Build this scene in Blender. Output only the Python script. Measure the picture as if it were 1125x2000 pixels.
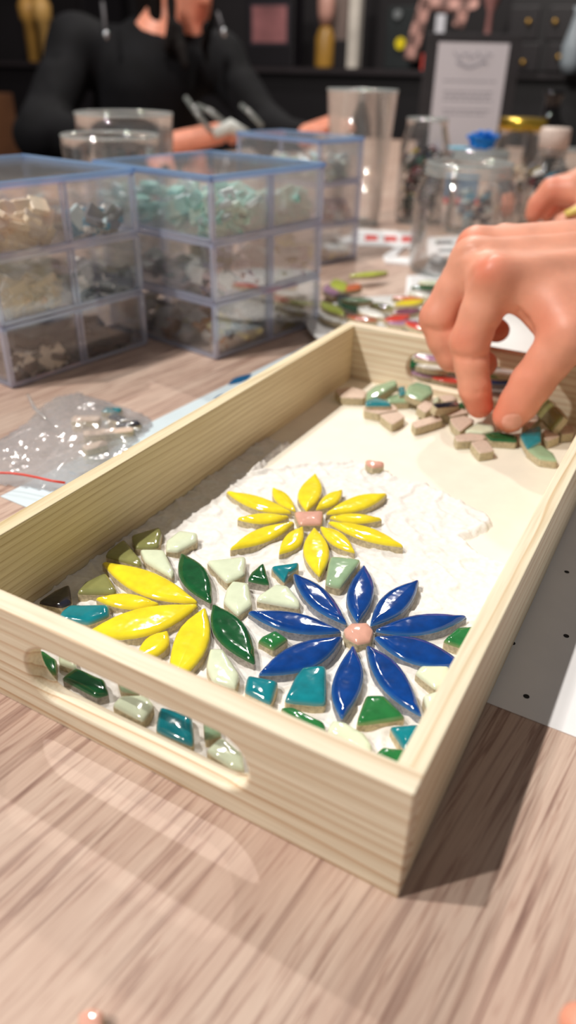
import bpy, bmesh, math, random
import numpy as np
from mathutils import Vector, Matrix, Euler, noise as mnoise

for o in list(bpy.data.objects): bpy.data.objects.remove(o)
S = bpy.context.scene
COL = S.collection
U = 0.00074            # one drawing unit = 0.74 mm
random.seed(7); RNG = np.random.default_rng(7)

# ------------------------------------------------------------------ camera
CP = np.array([33.65827268, -139.90995853, 226.11609025])
CR = np.array([[0.8712997363697099, 0.49037650148925566, 0.019174362811155116],
               [0.26656604430013986, -0.4401058017044183, -0.8574668666090012],
               [-0.41204285387351397, 0.7522218888687253, -0.5141817932195847]])
CF = 1442.66
cam = bpy.data.cameras.new('camera'); cam.sensor_fit = 'VERTICAL'
cam.sensor_height = 36; cam.sensor_width = 36*1125/2000
cam.lens = CF/2000*36
camo = bpy.data.objects.new('camera', cam); COL.objects.link(camo)
M = Matrix.Identity(4)
for i in range(3):
    M[i][0] = CR[0][i]; M[i][1] = -CR[1][i]; M[i][2] = -CR[2][i]; M[i][3] = CP[i]*U
camo.matrix_world = M
cam.clip_start = 0.005; cam.clip_end = 50
cam.dof.use_dof = True; cam.dof.focus_distance = 345*U; cam.dof.aperture_fstop = 8.0
S.camera = camo

# ------------------------------------------------------------------ world, lights, exposure
wd = bpy.data.worlds.new('world'); S.world = wd; wd.use_nodes = True
bg = wd.node_tree.nodes['Background']; bg.inputs[0].default_value = (1.0, 0.95, 0.92, 1); bg.inputs[1].default_value = 0.12
def spot(loc, power, radius=0.022, col=(1, 0.94, 0.87)):
    l = bpy.data.lights.new('track_spot', 'POINT'); l.energy = power; l.shadow_soft_size = radius; l.color = col
    o = bpy.data.objects.new('track_spot', l); o.location = Vector(loc)*U; COL.objects.link(o); return o
spot((-1222, -1250, 2400), 80)
spot((-1213, -536, 2400), 74)
spot((-1470, 1690, 2400), 46)
spot((-1400, 3100, 2400), 62, .04)  # added spot, not traced from shadows; brightens the far table and tile glints
S.cycles.transparent_max_bounces = 64
S.view_settings.view_transform = 'Standard'; S.view_settings.look = 'None'
S.view_settings.exposure = 0.2; S.view_settings.gamma = 1.0; S.view_settings.use_curve_mapping = False

# ------------------------------------------------------------------ helpers
def at(u, v, z=0.0):
    d = CR.T @ np.array([(u-562.5)/CF, (v-1000)/CF, 1.0]); return CP + d*((z-CP[2])/d[2])
def up(u, v, depth): return CP + CR.T @ np.array([(u-562.5)/CF, (v-1000)/CF, 1.0])*depth
def aty(u, v, y):
    d = CR.T @ np.array([(u-562.5)/CF, (v-1000)/CF, 1.0]); return CP + d*((y-CP[1])/d[1])
def lin(c):
    r = []
    for x in c[:3]:
        x = x/255.0; r.append(x/12.92 if x <= .04045 else ((x+.055)/1.055)**2.4)
    return (*r, 1.0)

class N:
    """tiny node-tree builder"""
    def __init__(s, name):
        s.m = bpy.data.materials.new(name); s.m.use_nodes = True; s.t = s.m.node_tree; s.t.nodes.clear()
        s.out = s.t.nodes.new('ShaderNodeOutputMaterial')
    def n(s, typ, ins=None, **props):
        nd = s.t.nodes.new(typ)
        for k, v in props.items(): setattr(nd, k, v)
        for k, v in (ins or {}).items():
            if isinstance(v, tuple) and len(v) == 2 and hasattr(v[0], 'outputs'): s.t.links.new(v[0].outputs[v[1]], nd.inputs[k])
            elif hasattr(v, 'outputs'): s.t.links.new(v.outputs[0], nd.inputs[k])
            else: nd.inputs[k].default_value = v
        return nd
    def ramp(s, fac, stops, interp='LINEAR'):
        r = s.t.nodes.new('ShaderNodeValToRGB'); r.color_ramp.interpolation = interp
        s.t.links.new(fac[0].outputs[fac[1]] if isinstance(fac, tuple) else fac.outputs[0], r.inputs[0])
        e = r.color_ramp.elements
        while len(e) < len(stops): e.new(0.5)
        for el, (p, c) in zip(e, stops): el.position = p; el.color = c
        return r
    def mix(s, fac, a, b, blend='MIX'):
        m = s.t.nodes.new('ShaderNodeMix'); m.data_type = 'RGBA'; m.blend_type = blend
        for i, v in ((0, fac), (6, a), (7, b)):
            if isinstance(v, tuple) and len(v) == 2 and hasattr(v[0], 'outputs'): s.t.links.new(v[0].outputs[v[1]], m.inputs[i])
            elif hasattr(v, 'outputs'): s.t.links.new(v.outputs[2] if v.bl_idname == 'ShaderNodeMix' else v.outputs[0], m.inputs[i])
            else: m.inputs[i].default_value = v
        return m
    def bsdf(s, col, rough=.5, **kw):
        p = s.t.nodes.new('ShaderNodeBsdfPrincipled')
        def put(k, v):
            if isinstance(v, tuple) and len(v) == 2 and hasattr(v[0], 'outputs'): s.t.links.new(v[0].outputs[v[1]], p.inputs[k])
            elif hasattr(v, 'outputs'): s.t.links.new(v.outputs[2] if v.bl_idname == 'ShaderNodeMix' else v.outputs[0], p.inputs[k])
            else: p.inputs[k].default_value = v
        put('Base Color', col); put('Roughness', rough)
        for k, v in kw.items(): put(k.replace('_', ' '), v)
        s.t.links.new(p.outputs[0], s.out.inputs[0]); return p
    def bump(s, h, strength=.3, dist=.001):
        return s.n('ShaderNodeBump', {'Strength': strength, 'Distance': dist, 'Height': h})

MC = {}
def plain(name, c, rough=.5, var=.12, scale=300, bump=0.0, **kw):
    if name in MC: return MC[name]
    b = N(name); tc = b.n('ShaderNodeTexCoord'); ns = b.n('ShaderNodeTexNoise', {'Vector': (tc, 3), 'Scale': scale, 'Detail': 3.0})
    l = lin(c); d = tuple(x*(1-var) for x in l[:3])+(1,); e = tuple(min(1, x*(1+var)) for x in l[:3])+(1,)
    r = b.ramp(ns, [(.3, d), (.7, e)])
    if bump: kw['Normal'] = b.bump(ns, bump, .0006)
    b.bsdf(r, rough, **kw); MC[name] = b.m; return b.m
def glaze(name, c, edge, spec=.5, mott=.18):
    b = N('glaze_'+name); tc = b.n('ShaderNodeTexCoord'); ns = b.n('ShaderNodeTexNoise', {'Vector': (tc, 3), 'Scale': 190.0, 'Detail': 4.0})
    l = lin(c); r = b.ramp(ns, [(.32, tuple(x*(1-mott) for x in l[:3])+(1,)), (.68, tuple(min(1, x*(1+mott)) for x in l[:3])+(1,))])
    a = b.n('ShaderNodeAttribute', attribute_name='edge')
    mx = b.mix((a, 2), r, lin(edge))
    n2 = b.n('ShaderNodeTexNoise', {'Vector': (tc, 3), 'Scale': 260.0, 'Detail': 1.0})
    b.bsdf(mx, .09, Specular_IOR_Level=spec, Coat_Weight=.6, Coat_Roughness=.04, Normal=b.bump(n2, .16, .0009)); return b.m
def clayside(name, c):
    b = N('clay_'+name); tc = b.n('ShaderNodeTexCoord'); ns = b.n('ShaderNodeTexNoise', {'Vector': (tc, 3), 'Scale': 900.0, 'Detail': 4.0})
    l = lin(c); r = b.ramp(ns, [(.35, tuple(x*.74 for x in l[:3])+(1,)), (.62, tuple(min(1, x*1.1) for x in l[:3])+(1,))])
    b.bsdf(r, .85, Normal=b.bump(ns, .5, .0005)); return b.m
def pine(name, axis, rotdeg, per=0.0032, light=(243, 232, 208), dark=(204, 166, 124), off=0.0):
    """grain along axis; growth lines across it"""
    b = N('pine_'+name); tc = b.n('ShaderNodeTexCoord')
    rot = [0, 0, 0]; rot['XYZ'.index(axis)] = math.radians(rotdeg)
    mp = b.n('ShaderNodeMapping', {'Vector': (tc, 3), 'Rotation': tuple(rot), 'Location': (off, off*1.3, off*.7)})
    sc = [60, 60, 60]; sc['XYZ'.index(axis)] = 5
    mp2 = b.n('ShaderNodeMapping', {'Vector': mp, 'Scale': tuple(sc)})
    nz = b.n('ShaderNodeTexNoise', {'Vector': mp2, 'Scale': 1.0, 'Detail': 2.0})
    sep = b.n('ShaderNodeSeparateXYZ', {'Vector': mp})
    a = b.n('ShaderNodeMath', {0: (sep, 2 if axis != 'Z' else 0), 1: 1.0/per}, operation='MULTIPLY')
    a2 = b.n('ShaderNodeMath', {0: nz, 1: 2.6}, operation='MULTIPLY')
    a3 = b.n('ShaderNodeMath', {0: a, 1: a2}, operation='ADD')
    fr = b.n('ShaderNodeMath', {0: a3}, operation='FRACT')
    L, D = lin(light), lin(dark); mid = tuple((x*.62+y*.38) for x, y in zip(L, D))
    r = b.ramp(fr, [(0, L), (.45, L), (.80, mid), (.93, D), (1.0, L)])
    sc3 = [900, 900, 900]; sc3['XYZ'.index(axis)] = 30
    mp3 = b.n('ShaderNodeMapping', {'Vector': (tc, 3), 'Scale': tuple(sc3)})
    n3 = b.n('ShaderNodeTexNoise', {'Vector': mp3, 'Scale': 1.0, 'Detail': 3.0})
    r3 = b.ramp(n3, [(.3, (.86, .83, .78, 1)), (.6, (1, 1, 1, 1))])
    n4 = b.n('ShaderNodeTexNoise', {'Vector': mp2, 'Scale': .45, 'Detail': 1.0})
    wash = b.ramp(n4, [(.3, (.55, .55, .55, 1)), (.6, (1, 1, 1, 1))])
    c0 = b.mix(wash, L, r)
    c1 = b.mix(1.0, c0, r3, 'MULTIPLY')
    b.bsdf(c1, .55, Normal=b.bump(n3, .18, .0004)); return b.m
def clear(name, tint=(1, 1, 1), refl=.10, rough=.03, body=0.0, bodycol=(1, 1, 1), bump=None):
    """thin clear plastic or glass wall: transparent with a fresnel reflection"""
    b = N(name)
    tr = b.n('ShaderNodeBsdfTransparent', {'Color': (*tint, 1)}); gl = b.n('ShaderNodeBsdfGlossy', {'Color': (1, 1, 1, 1), 'Roughness': rough})
    lw = b.n('ShaderNodeLayerWeight', {'Blend': .25})
    f = b.n('ShaderNodeMath', {0: (lw, 0), 1: .65, 2: refl}, operation='MULTIPLY_ADD', use_clamp=True)
    if bump:
        tc = b.n('ShaderNodeTexCoord'); ns = b.n('ShaderNodeTexNoise', {'Vector': (tc, 3), 'Scale': bump[0], 'Detail': 3.0})
        bp = b.bump(ns, bump[1], .004); b.t.links.new(bp.outputs[0], gl.inputs['Normal']); b.t.links.new(bp.outputs[0], lw.inputs['Normal'])
    m = b.n('ShaderNodeMixShader', {0: f, 1: tr, 2: gl})
    if body:
        df = b.n('ShaderNodeBsdfDiffuse', {'Color': (*bodycol, 1)}); tl = b.n('ShaderNodeBsdfTranslucent', {'Color': (*bodycol, 1)})
        dm = b.n('ShaderNodeMixShader', {0: .5, 1: df, 2: tl}); m = b.n('ShaderNodeMixShader', {0: body, 1: m, 2: dm})
    b.t.links.new(m.outputs[0], b.out.inputs[0]); return b.m

def mesh_obj(name, verts, faces, mat=None, parent=None, origin=(0, 0, 0), smooth=False, attr=None, mats=None, fm=None):
    o3 = np.asarray(origin, float); v = (np.asarray(verts, float)-o3)*U
    me = bpy.data.meshes.new(name); me.from_pydata(v.tolist(), [], [tuple(f) for f in faces]); me.update()
    for m in (mats or [mat]): me.materials.append(m)
    if fm is not None: me.polygons.foreach_set('material_index', fm)
    if smooth: me.polygons.foreach_set('use_smooth', [True]*len(me.polygons))
    if attr:
        for k, vals in attr.items():
            a = me.attributes.new(k, 'FLOAT', 'POINT'); a.data.foreach_set('value', np.asarray(vals, np.float32))
    ob = bpy.data.objects.new(name, me); COL.objects.link(ob)
    if parent is not None: ob.parent = parent
    else: ob.location = Vector(o3.tolist())*U
    return ob
def tag(o, label, cat, group=None, kind=None):
    o['label'] = label; o['category'] = cat
    if group: o['group'] = group
    if kind: o['kind'] = kind
    return o
def thing(name, origin, label, cat, group=None):
    o = bpy.data.objects.new(name, None); o.empty_display_size = .01; COL.objects.link(o); o.location = Vector([float(x) for x in origin])*U
    return tag(o, label, cat, group)
class G:
    """geometry collector"""
    def __init__(s): s.v = []; s.f = []
    def add(s, v, f):
        b = len(s.v); s.v += [tuple(x) for x in v]; s.f += [tuple(i+b for i in q) for q in f]; return s
    def box(s, c, d, rz=0.0, mtx=None):
        x, y, z = [k/2 for k in d]; vs = []
        for q in ((-1, -1, -1), (1, -1, -1), (1, 1, -1), (-1, 1, -1), (-1, -1, 1), (1, -1, 1), (1, 1, 1), (-1, 1, 1)):
            p = Vector((q[0]*x, q[1]*y, q[2]*z))
            if mtx is not None: p = mtx @ p
            elif rz: p = Matrix.Rotation(rz, 3, 'Z') @ p
            vs.append((p.x+c[0], p.y+c[1], p.z+c[2]))
        return s.add(vs, [(0, 3, 2, 1), (4, 5, 6, 7), (0, 1, 5, 4), (1, 2, 6, 5), (2, 3, 7, 6), (3, 0, 4, 7)])
    def tube(s, pts, rad, n=8, cap=True):
        pts = [Vector([float(k) for k in p]) for p in pts]; rs = rad if hasattr(rad, '__len__') else [rad]*len(pts)
        rings = []; ref = Vector((0, 0, 1))
        for i, p in enumerate(pts):
            t = (pts[min(i+1, len(pts)-1)]-pts[max(i-1, 0)]).normalized()
            a = t.cross(ref)
            if a.length < .05: a = t.cross(Vector((1, 0, 0)))
            a.normalize(); b2 = t.cross(a)
            rings.append([p+(a*math.cos(2*math.pi*k/n)+b2*math.sin(2*math.pi*k/n))*rs[i] for k in range(n)])
        vs = [tuple(q) for r in rings for q in r]; fs = []
        for i in range(len(pts)-1):
            for k in range(n): fs.append((i*n+k, i*n+(k+1) % n, (i+1)*n+(k+1) % n, (i+1)*n+k))
        if cap: fs += [tuple(range(n-1, -1, -1)), tuple((len(pts)-1)*n+k for k in range(n))]
        return s.add(vs, fs)
    def lathe(s, c, prof, n=40, close=False):
        vs = [(c[0]+r*math.cos(2*math.pi*k/n), c[1]+r*math.sin(2*math.pi*k/n), c[2]+z) for r, z in prof for k in range(n)]; fs = []
        m = len(prof)
        for i in range(m-1):
            for k in range(n): fs.append((i*n+k, i*n+(k+1) % n, (i+1)*n+(k+1) % n, (i+1)*n+k))
        if close: fs += [tuple(range(n-1, -1, -1)), tuple((m-1)*n+k for k in range(n))]
        return s.add(vs, fs)
    def build(s, name, mat, parent=None, origin=(0, 0, 0), smooth=False, bevel=0, attr=None):
        o = mesh_obj(name, s.v, s.f, mat, parent, origin, smooth, attr)
        if bevel:
            b = o.modifiers.new('bevel', 'BEVEL'); b.width = bevel*U; b.segments = 2; b.limit_method = 'ANGLE'
        return o
def copy_tree(o, parent=None):
    c = o.copy(); COL.objects.link(c); c.parent = parent
    for ch in o.children: copy_tree(ch, c)
    return c

# signed-distance modelling with naive surface nets (bodies, hands)
def sd_cone(P, a, b, ra, rb):
    a = np.asarray(a, float); b = np.asarray(b, float); ab = b-a; L2 = ab @ ab
    t = np.clip(((P-a) @ ab)/L2, 0, 1) if L2 > 1e-9 else np.zeros(len(P))
    return np.linalg.norm(P-(a+t[:, None]*ab), axis=1)-(ra+(rb-ra)*t)
def sd_ell(P, c, r, Rm=None):
    q = P-np.asarray(c, float)
    if Rm is not None: q = q @ np.asarray(Rm)
    r = np.asarray(r, float); k = np.linalg.norm(q/r, axis=1)
    return (k-1)*r.min()
def smin(a, b, k):
    h = np.clip(.5+.5*(b-a)/k, 0, 1); return b*(1-h)+a*h-k*h*(1-h)
def surf_net(fn, lo, hi, v):
    lo = np.asarray(lo, float); n = np.ceil((np.asarray(hi)-lo)/v).astype(int)+1
    ax = [lo[i]+v*np.arange(n[i]) for i in range(3)]
    P = np.stack(np.meshgrid(*ax, indexing='ij'), -1).reshape(-1, 3)
    q = 4; m = np.ceil(n/q).astype(int)+1                       # coarse pass, then only the blocks near the surface
    cx = [lo[i]+v*q*np.arange(m[i]) for i in range(3)]
    Dc = fn(np.stack(np.meshgrid(*cx, indexing='ij'), -1).reshape(-1, 3)).reshape(m)
    D = Dc[np.ix_(*[np.minimum((np.arange(n[i])+q//2)//q, m[i]-1) for i in range(3)])].copy()
    sel = (np.abs(D) < v*q*2.2).ravel(); D = D.ravel(); D[sel] = fn(P[sel])
    D = D.reshape(n); c = n-1
    sgn = D < 0
    acc = np.zeros((*c, 3)); cnt = np.zeros(c)
    cs = [(i, j, k) for i in (0, 1) for j in (0, 1) for k in (0, 1)]
    def sl(q): return tuple(slice(q[i], q[i]+c[i]) for i in range(3))
    for p in cs:
        for d in range(3):
            if p[d]: continue
            q = list(p); q[d] = 1
            a = D[sl(p)]; b = D[sl(q)]; m = (a < 0) != (b < 0)
            t = np.where(m, a/np.where(m, a-b, 1), 0)
            for e in range(3): acc[..., e] += np.where(m, p[e]+(t if e == d else 0), 0)
            cnt += m
    act = cnt > 0; idx = -np.ones(c, int); idx[act] = np.arange(act.sum())
    ijk = np.argwhere(act); V = lo+v*(ijk+acc[act]/cnt[act][:, None])
    F = []
    for d in range(3):
        e, g = (d+1) % 3, (d+2) % 3
        q = [slice(0, None)]*3; q[d] = slice(0, n[d]-1)
        q2 = [slice(0, None)]*3; q2[d] = slice(1, n[d])
        a = sgn[tuple(q)]; b = sgn[tuple(q2)]
        for flip, m in ((0, a & ~b), (1, ~a & b)):
            I = np.argwhere(m); I = I[(I[:, e] > 0) & (I[:, g] > 0) & (I[:, e] < c[e]) & (I[:, g] < c[g])]
            if not len(I): continue
            def nb(de, dg):
                J = I.copy(); J[:, e] += de; J[:, g] += dg; return idx[J[:, 0], J[:, 1], J[:, 2]]
            Q = np.stack([nb(-1, -1), nb(0, -1), nb(0, 0), nb(-1, 0)], 1)
            F.append(Q[:, ::-1] if flip else Q)
    return V, np.concatenate(F)

# ------------------------------------------------------------------ materials
M_top = plain('paper', (240, 240, 242), .6, .02)
def table_mat():
    b = N('table_oak_laminate'); tc = b.n('ShaderNodeTexCoord')
    mp = b.n('ShaderNodeMapping', {'Vector': (tc, 3), 'Rotation': (0, 0, math.radians(6))})
    def stretched(across, along, detail, rough=.55, dist=0.0):
        m2 = b.n('ShaderNodeMapping', {'Vector': mp, 'Scale': (across, along, 1)})
        return b.n('ShaderNodeTexNoise', {'Vector': m2, 'Scale': 1.0, 'Detail': detail, 'Roughness': rough, 'Distortion': dist})
    big = stretched(48, 5, 3.0); mid = stretched(620, 26, 3.0, .62, .7); fine = stretched(1900, 70, 2.0); lng = stretched(380, 8, 2.5, .55, .5)
    base = b.ramp(big, [(.3, lin((186, 157, 142))), (.5, lin((201, 175, 159))), (.7, lin((214, 192, 176)))])
    st = b.ramp(mid, [(.33, (.40, .29, .28, 1)), (.42, (.76, .66, .64, 1)), (.49, (1, 1, 1, 1))])
    st2 = b.ramp(lng, [(.34, (.42, .31, .30, 1)), (.43, (1, 1, 1, 1))])
    fn = b.ramp(fine, [(.3, (.84, .80, .79, 1)), (.6, (1.0, 1.0, 1.0, 1))])
    c = b.mix(.66, base, st, 'MULTIPLY'); c = b.mix(.58, c, st2, 'MULTIPLY'); c = b.mix(.7, c, fn, 'MULTIPLY')
    b.bsdf(c, .42, Normal=b.bump(mid, .12, .0004)); return b.m
M_table = table_mat()
GZ = {'yellow': glaze('yellow', (250, 226, 42), (232, 212, 80), mott=.1), 'blue': glaze('blue', (0, 60, 136), (70, 130, 185), mott=.22),
      'leaf': glaze('leaf', (16, 84, 44), (70, 120, 80), mott=.25), 'green': glaze('green', (40, 118, 62), (150, 165, 110)),
      'celadon': glaze('celadon', (224, 235, 206), (222, 220, 196), mott=.05), 'sage': glaze('sage', (150, 180, 144), (178, 184, 150), mott=.08),
      'teal': glaze('teal', (14, 128, 140), (120, 160, 160)), 'pink': glaze('pink', (226, 172, 154), (215, 170, 150), mott=.06),
      'olive': glaze('olive', (138, 140, 86), (140, 136, 92), mott=.08), 'night': glaze('night', (34, 36, 50), (70, 60, 60)),  # olive by the left tray wall: light green with shade put into the colour
      'bisque': plain('bisque_face', (214, 192, 174), .9, .08, 700, .3),
      'white': glaze('white', (235, 235, 228), (220, 215, 205), mott=.03), 'lime': glaze('lime', (190, 204, 70), (200, 205, 120)),
      'orange': glaze('orange', (228, 120, 70), (220, 150, 110)), 'mauve': glaze('mauve', (172, 128, 160), (190, 160, 180)),
      'red': glaze('red', (222, 72, 58), (220, 130, 110)), 'rust': glaze('rust', (176, 92, 62), (190, 130, 100)), 'plum': glaze('plum', (130, 74, 96), (150, 110, 120))}
CL = {'grey': clayside('grey', (172, 166, 158)), 'buff': clayside('buff', (202, 188, 156)), 'cool': clayside('cool', (150, 152, 160))}
CLOF = {'yellow': 'buff', 'blue': 'cool', 'leaf': 'grey'}
PX = pine('x', 'X', 32, .0037); PX2 = pine('x2', 'X', 20, .0036, off=.37)
PY = pine('y', 'Y', 52, .0042, (242, 231, 204), (216, 188, 146), off=.11); PY2 = pine('y2', 'Y', 15, .0026, (232, 218, 182), (200, 176, 128), off=.77)
M_board = plain('plywood_base', (244, 238, 222), .6, .03, 90)
M_paper = plain('white_paper', (238, 238, 240), .55, .02, 60)
M_bluepaper = plain('pale_blue_sheet', (214, 230, 238), .4, .02, 60)
M_ink = plain('black_ink', (18, 16, 18), .7, .05)
M_acr = clear('clear_acrylic', (.992, .995, 1.0), .05, .03, .038, (.92, .93, .97))
M_edge = clear('acrylic_edge', (.90, .92, .99), .22, .06, .34, (.76, .81, 1.0))
M_rim = clear('acrylic_rim', (.72, .84, .97), .14, .08, .34, (.45, .64, .90))
M_glass = clear('clear_glass', (.99, .993, .993), .03, .02, .012, (.9, .93, .93))
M_glassrim = clear('glass_rim', (.82, .86, .86), .30, .05, .30, (.85, .9, .9))
M_bag = clear('bag_film', (.985, .985, .99), .15, .09, .17, (.92, .93, .95), (55, 1.0))

# ------------------------------------------------------------------ setting
def struct(o): o['kind'] = 'structure'; return o
W, L, T, H = 213.7, 409.0, 8.75, 50.0
FZ = -1010.0
g = G(); g.box((-2500, 1200, FZ-10), (9000, 8000, 20)); struct(g.build('floor', plain('dark_floor', (58, 48, 46), .6, .2, 8)))
M_black = plain('black_laminate', (19, 16, 20), .5, .1, 40)
g = G(); g.box((-2500, 4700, 600), (9000, 40, 3240)); struct(g.build('wall_far', plain('dark_wall', (22, 17, 21), .7, .15, 5)))
g = G(); g.box((-6200, 1500, 600), (40, 6400, 3240)); struct(g.build('wall_left', plain('brown_wall', (40, 30, 28), .7, .2, 4)))

# table
TX0, TX1, TY0, TY1 = -1400, 760, -900, 2850
tb = thing('table', ((TX0+TX1)/2, (TY0+TY1)/2, FZ), 'long wooden laminate table with pinkish brown grain under everything', 'table')
o3 = ((TX0+TX1)/2, (TY0+TY1)/2, FZ)
g = G(); g.box(((TX0+TX1)/2, (TY0+TY1)/2, -20), (TX1-TX0, TY1-TY0, 40)); g.build('table_top', M_table, tb, o3, bevel=2)
for x in (TX0+70, TX1-70):
    for y in (TY0+70, TY1-70):
        g = G(); g.box((x, y, (FZ-40)/2), (70, 70, -FZ-40)); g.build('leg', M_black, tb, o3, bevel=3)
g = G(); g.box(((TX0+TX1)/2, TY1-70, -95), (TX1-TX0-210, 40, 110)); g.build('apron', M_black, tb, o3)
g = G(); g.box((TX0+70, (TY0+TY1)/2, -95), (40, TY1-TY0-210, 110)); g.build('apron', M_black, tb, o3)

# ------------------------------------------------------------------ wooden tray
ZF = 5.0
tr = thing('wooden_tray', (-W/2, L/2, 0), 'shallow pale pine tray with stadium handle holes holding the mosaic', 'tray')
to = (-W/2, L/2, 0)
def handle_panel(y0, y1, mat, name):
    """panel across X from -W to 0 with a stadium hole, rounded hole lips"""
    cx, cz, hl, r, rr = -W/2, 24.5, 50.5, 13.0, 1.8; n = 48
    def stad(off):
        pts = []
        for k in range(n):
            a = 2*math.pi*k/n + 1e-6; R_ = r+off; s = hl-r
            pts.append((cx+(s if math.cos(a) > 0 else -s)+R_*math.cos(a), cz+R_*math.sin(a)))
        return pts
    def rect():
        pts = []
        for (x, z) in stad(0):
            dx, dz = (x-cx)/(W/2), (z-cz); tz = (H-cz) if dz > 0 else cz
            sx = abs(dx); sz = abs(dz)/tz; k = 1/max(sx, sz, 1e-6)
            pts.append([cx+(x-cx)*k, cz+dz*k])
        for q in ((-W, 0), (0, 0), (-W, H), (0, H)):
            i = min(range(n), key=lambda j: (pts[j][0]-q[0])**2+(pts[j][1]-q[1])**2); pts[i] = [q[0], q[1]]
        return pts
    loops = [[(x, y0, z) for x, z in rect()]]
    for k in range(5):
        a = math.pi/2*k/4; loops.append([(x, y0+rr*(1-math.cos(a)), z) for x, z in stad(rr*(1-math.sin(a)))])
    for k in range(4, -1, -1):
        a = math.pi/2*k/4; loops.append([(x, y1-rr*(1-math.cos(a)), z) for x, z in stad(rr*(1-math.sin(a)))])
    loops.append([(x, y1, z) for x, z in rect()])
    vs = [p for l in loops for p in l]; fs = []; m = len(loops)
    for i in range(m):
        j = (i+1) % m
        for k in range(n): fs.append((i*n+k, i*n+(k+1) % n, j*n+(k+1) % n, j*n+k))
    o = mesh_obj(name, vs, fs, mat, tr, to)
    b = o.modifiers.new('bevel', 'BEVEL'); b.width = .6*U; b.segments = 2; b.limit_method = 'ANGLE'; b.angle_limit = math.radians(60)
    return o
handle_panel(0, T, PX, 'handle_panel'); handle_panel(L-T, L, PX2, 'handle_panel')
for x, m in ((-T/2, PY), (-W+T/2, PY2)):
    g = G(); g.box((x, L/2, H/2), (T, L-2*T-.04, H)); g.build('side_panel', m, tr, to, bevel=.6)
g = G(); g.box((-W/2, L/2, 2.6), (W-2*T-.1, L-2*T-.1, 4.8)); g.build('base_board', M_board, tr, to)

# ------------------------------------------------------------------ adhesive paste on the tray floor
def inpoly(x, y, poly):
    c = False; j = len(poly)-1
    for i in range(len(poly)):
        xi, yi = poly[i]; xj, yj = poly[j]
        if (yi > y) != (yj > y) and x < (xj-xi)*(y-yi)/(yj-yi)+xi: c = not c
        j = i
    return c
def poly_sd(PXY, poly):
    """signed distance (negative inside) for many points"""
    poly = np.asarray(poly, float); d = np.full(len(PXY), 1e9); ins = np.zeros(len(PXY), bool); j = len(poly)-1
    for i in range(len(poly)):
        a, b = poly[j], poly[i]; ab = b-a; t = np.clip(((PXY-a) @ ab)/(ab @ ab), 0, 1)
        d = np.minimum(d, np.linalg.norm(PXY-(a+t[:, None]*ab), axis=1))
        cond = (a[1] > PXY[:, 1]) != (b[1] > PXY[:, 1])
        with np.errstate(divide='ignore', invalid='ignore'): xx = (b[0]-a[0])*(PXY[:, 1]-a[1])/(b[1]-a[1])+a[0]
        ins ^= cond & (PXY[:, 0] < xx); j = i
    return np.where(ins, -d, d)
def paste():
    s = 1.1; x0, x1, y0, y1 = -W+T+.15, -T-.15, T+.15, 262.0
    nx = int((x1-x0)/s)+1; ny = int((y1-y0)/s)+1
    xs = np.linspace(x0, x1, nx); ys = np.linspace(y0, y1, ny)
    X, Y = np.meshgrid(xs, ys); P = np.stack([X.ravel(), Y.ravel()], 1)
    bp = [at(u, v, 6)[:2] for u, v in [(565, 848), (575, 858), (520, 900), (500, 925), (560, 912), (640, 905), (690, 903), (745, 918), (770, 935), (835, 950), (905, 985), (952, 1008), (962, 1024), (935, 1042), (900, 1052), (938, 1085), (975, 1100), (1005, 1110)]]
    bp += [(-T+1, at(1005, 1110, 6)[1]), (-T+3, 0), (-W, 0), (-W, bp[0][1]+2)]
    D = poly_sd(P, bp); Hh = np.full(len(P), 4.6)
    for i, (x, y) in enumerate(P):
        if D[i] > 7: continue
        w = 2.2*mnoise.noise((x*.09, y*.09, 3.1))+1.6*mnoise.noise((x*.3, y*.3, 9.))
        d = D[i]+w
        if d > 1.5: continue
        e = min(1, max(0, (1.5-d)/2.5))
        sw = mnoise.noise((x*.02+y*.035, y*.06-x*.02, 1.7)); rg = 1-abs(mnoise.noise((x*.055, y*.085, 5.)))
        ridge = max(0, rg-.86)*7
        n2 = mnoise.noise((x*.35, y*.35, 2.)); lip = math.exp(-((d+2.0)/1.8)**2)*1.6
        drag = mnoise.noise((x*.05+y*.01, y*.5, 7.))*.25
        Hh[i] = 4.6+e*(2.0+1.0*sw+ridge*1.3+.4*n2+lip*1.1+drag*1.3)
    Hg = Hh.reshape(ny, nx); keep = Hg > 4.62
    V = np.stack([X.ravel(), Y.ravel(), Hh], 1); F = []
    for j in range(ny-1):
        for i in range(nx-1):
            if keep[j, i] or keep[j, i+1] or keep[j+1, i] or keep[j+1, i+1]: F.append((j*nx+i, j*nx+i+1, (j+1)*nx+i+1, (j+1)*nx+i))
    used = np.unique(np.array(F)); re = -np.ones(len(V), int); re[used] = np.arange(len(used))
    F = re[np.array(F)]
    b = N('adhesive_paste'); tc = b.n('ShaderNodeTexCoord'); ns = b.n('ShaderNodeTexNoise', {'Vector': (tc, 3), 'Scale': 500.0, 'Detail': 5.0})
    r = b.ramp(ns, [(.3, lin((230, 226, 220))), (.65, lin((243, 241, 237)))])
    b.bsdf(r, .65, Normal=b.bump(ns, .35, .0006))
    o = mesh_obj('tile_adhesive', V[used], F.tolist(), b.m, None, (-W/2, 100, 4.6), True)
    tag(o, 'white adhesive paste spread unevenly over the front tray floor', 'adhesive', kind='stuff')
paste()

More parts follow.
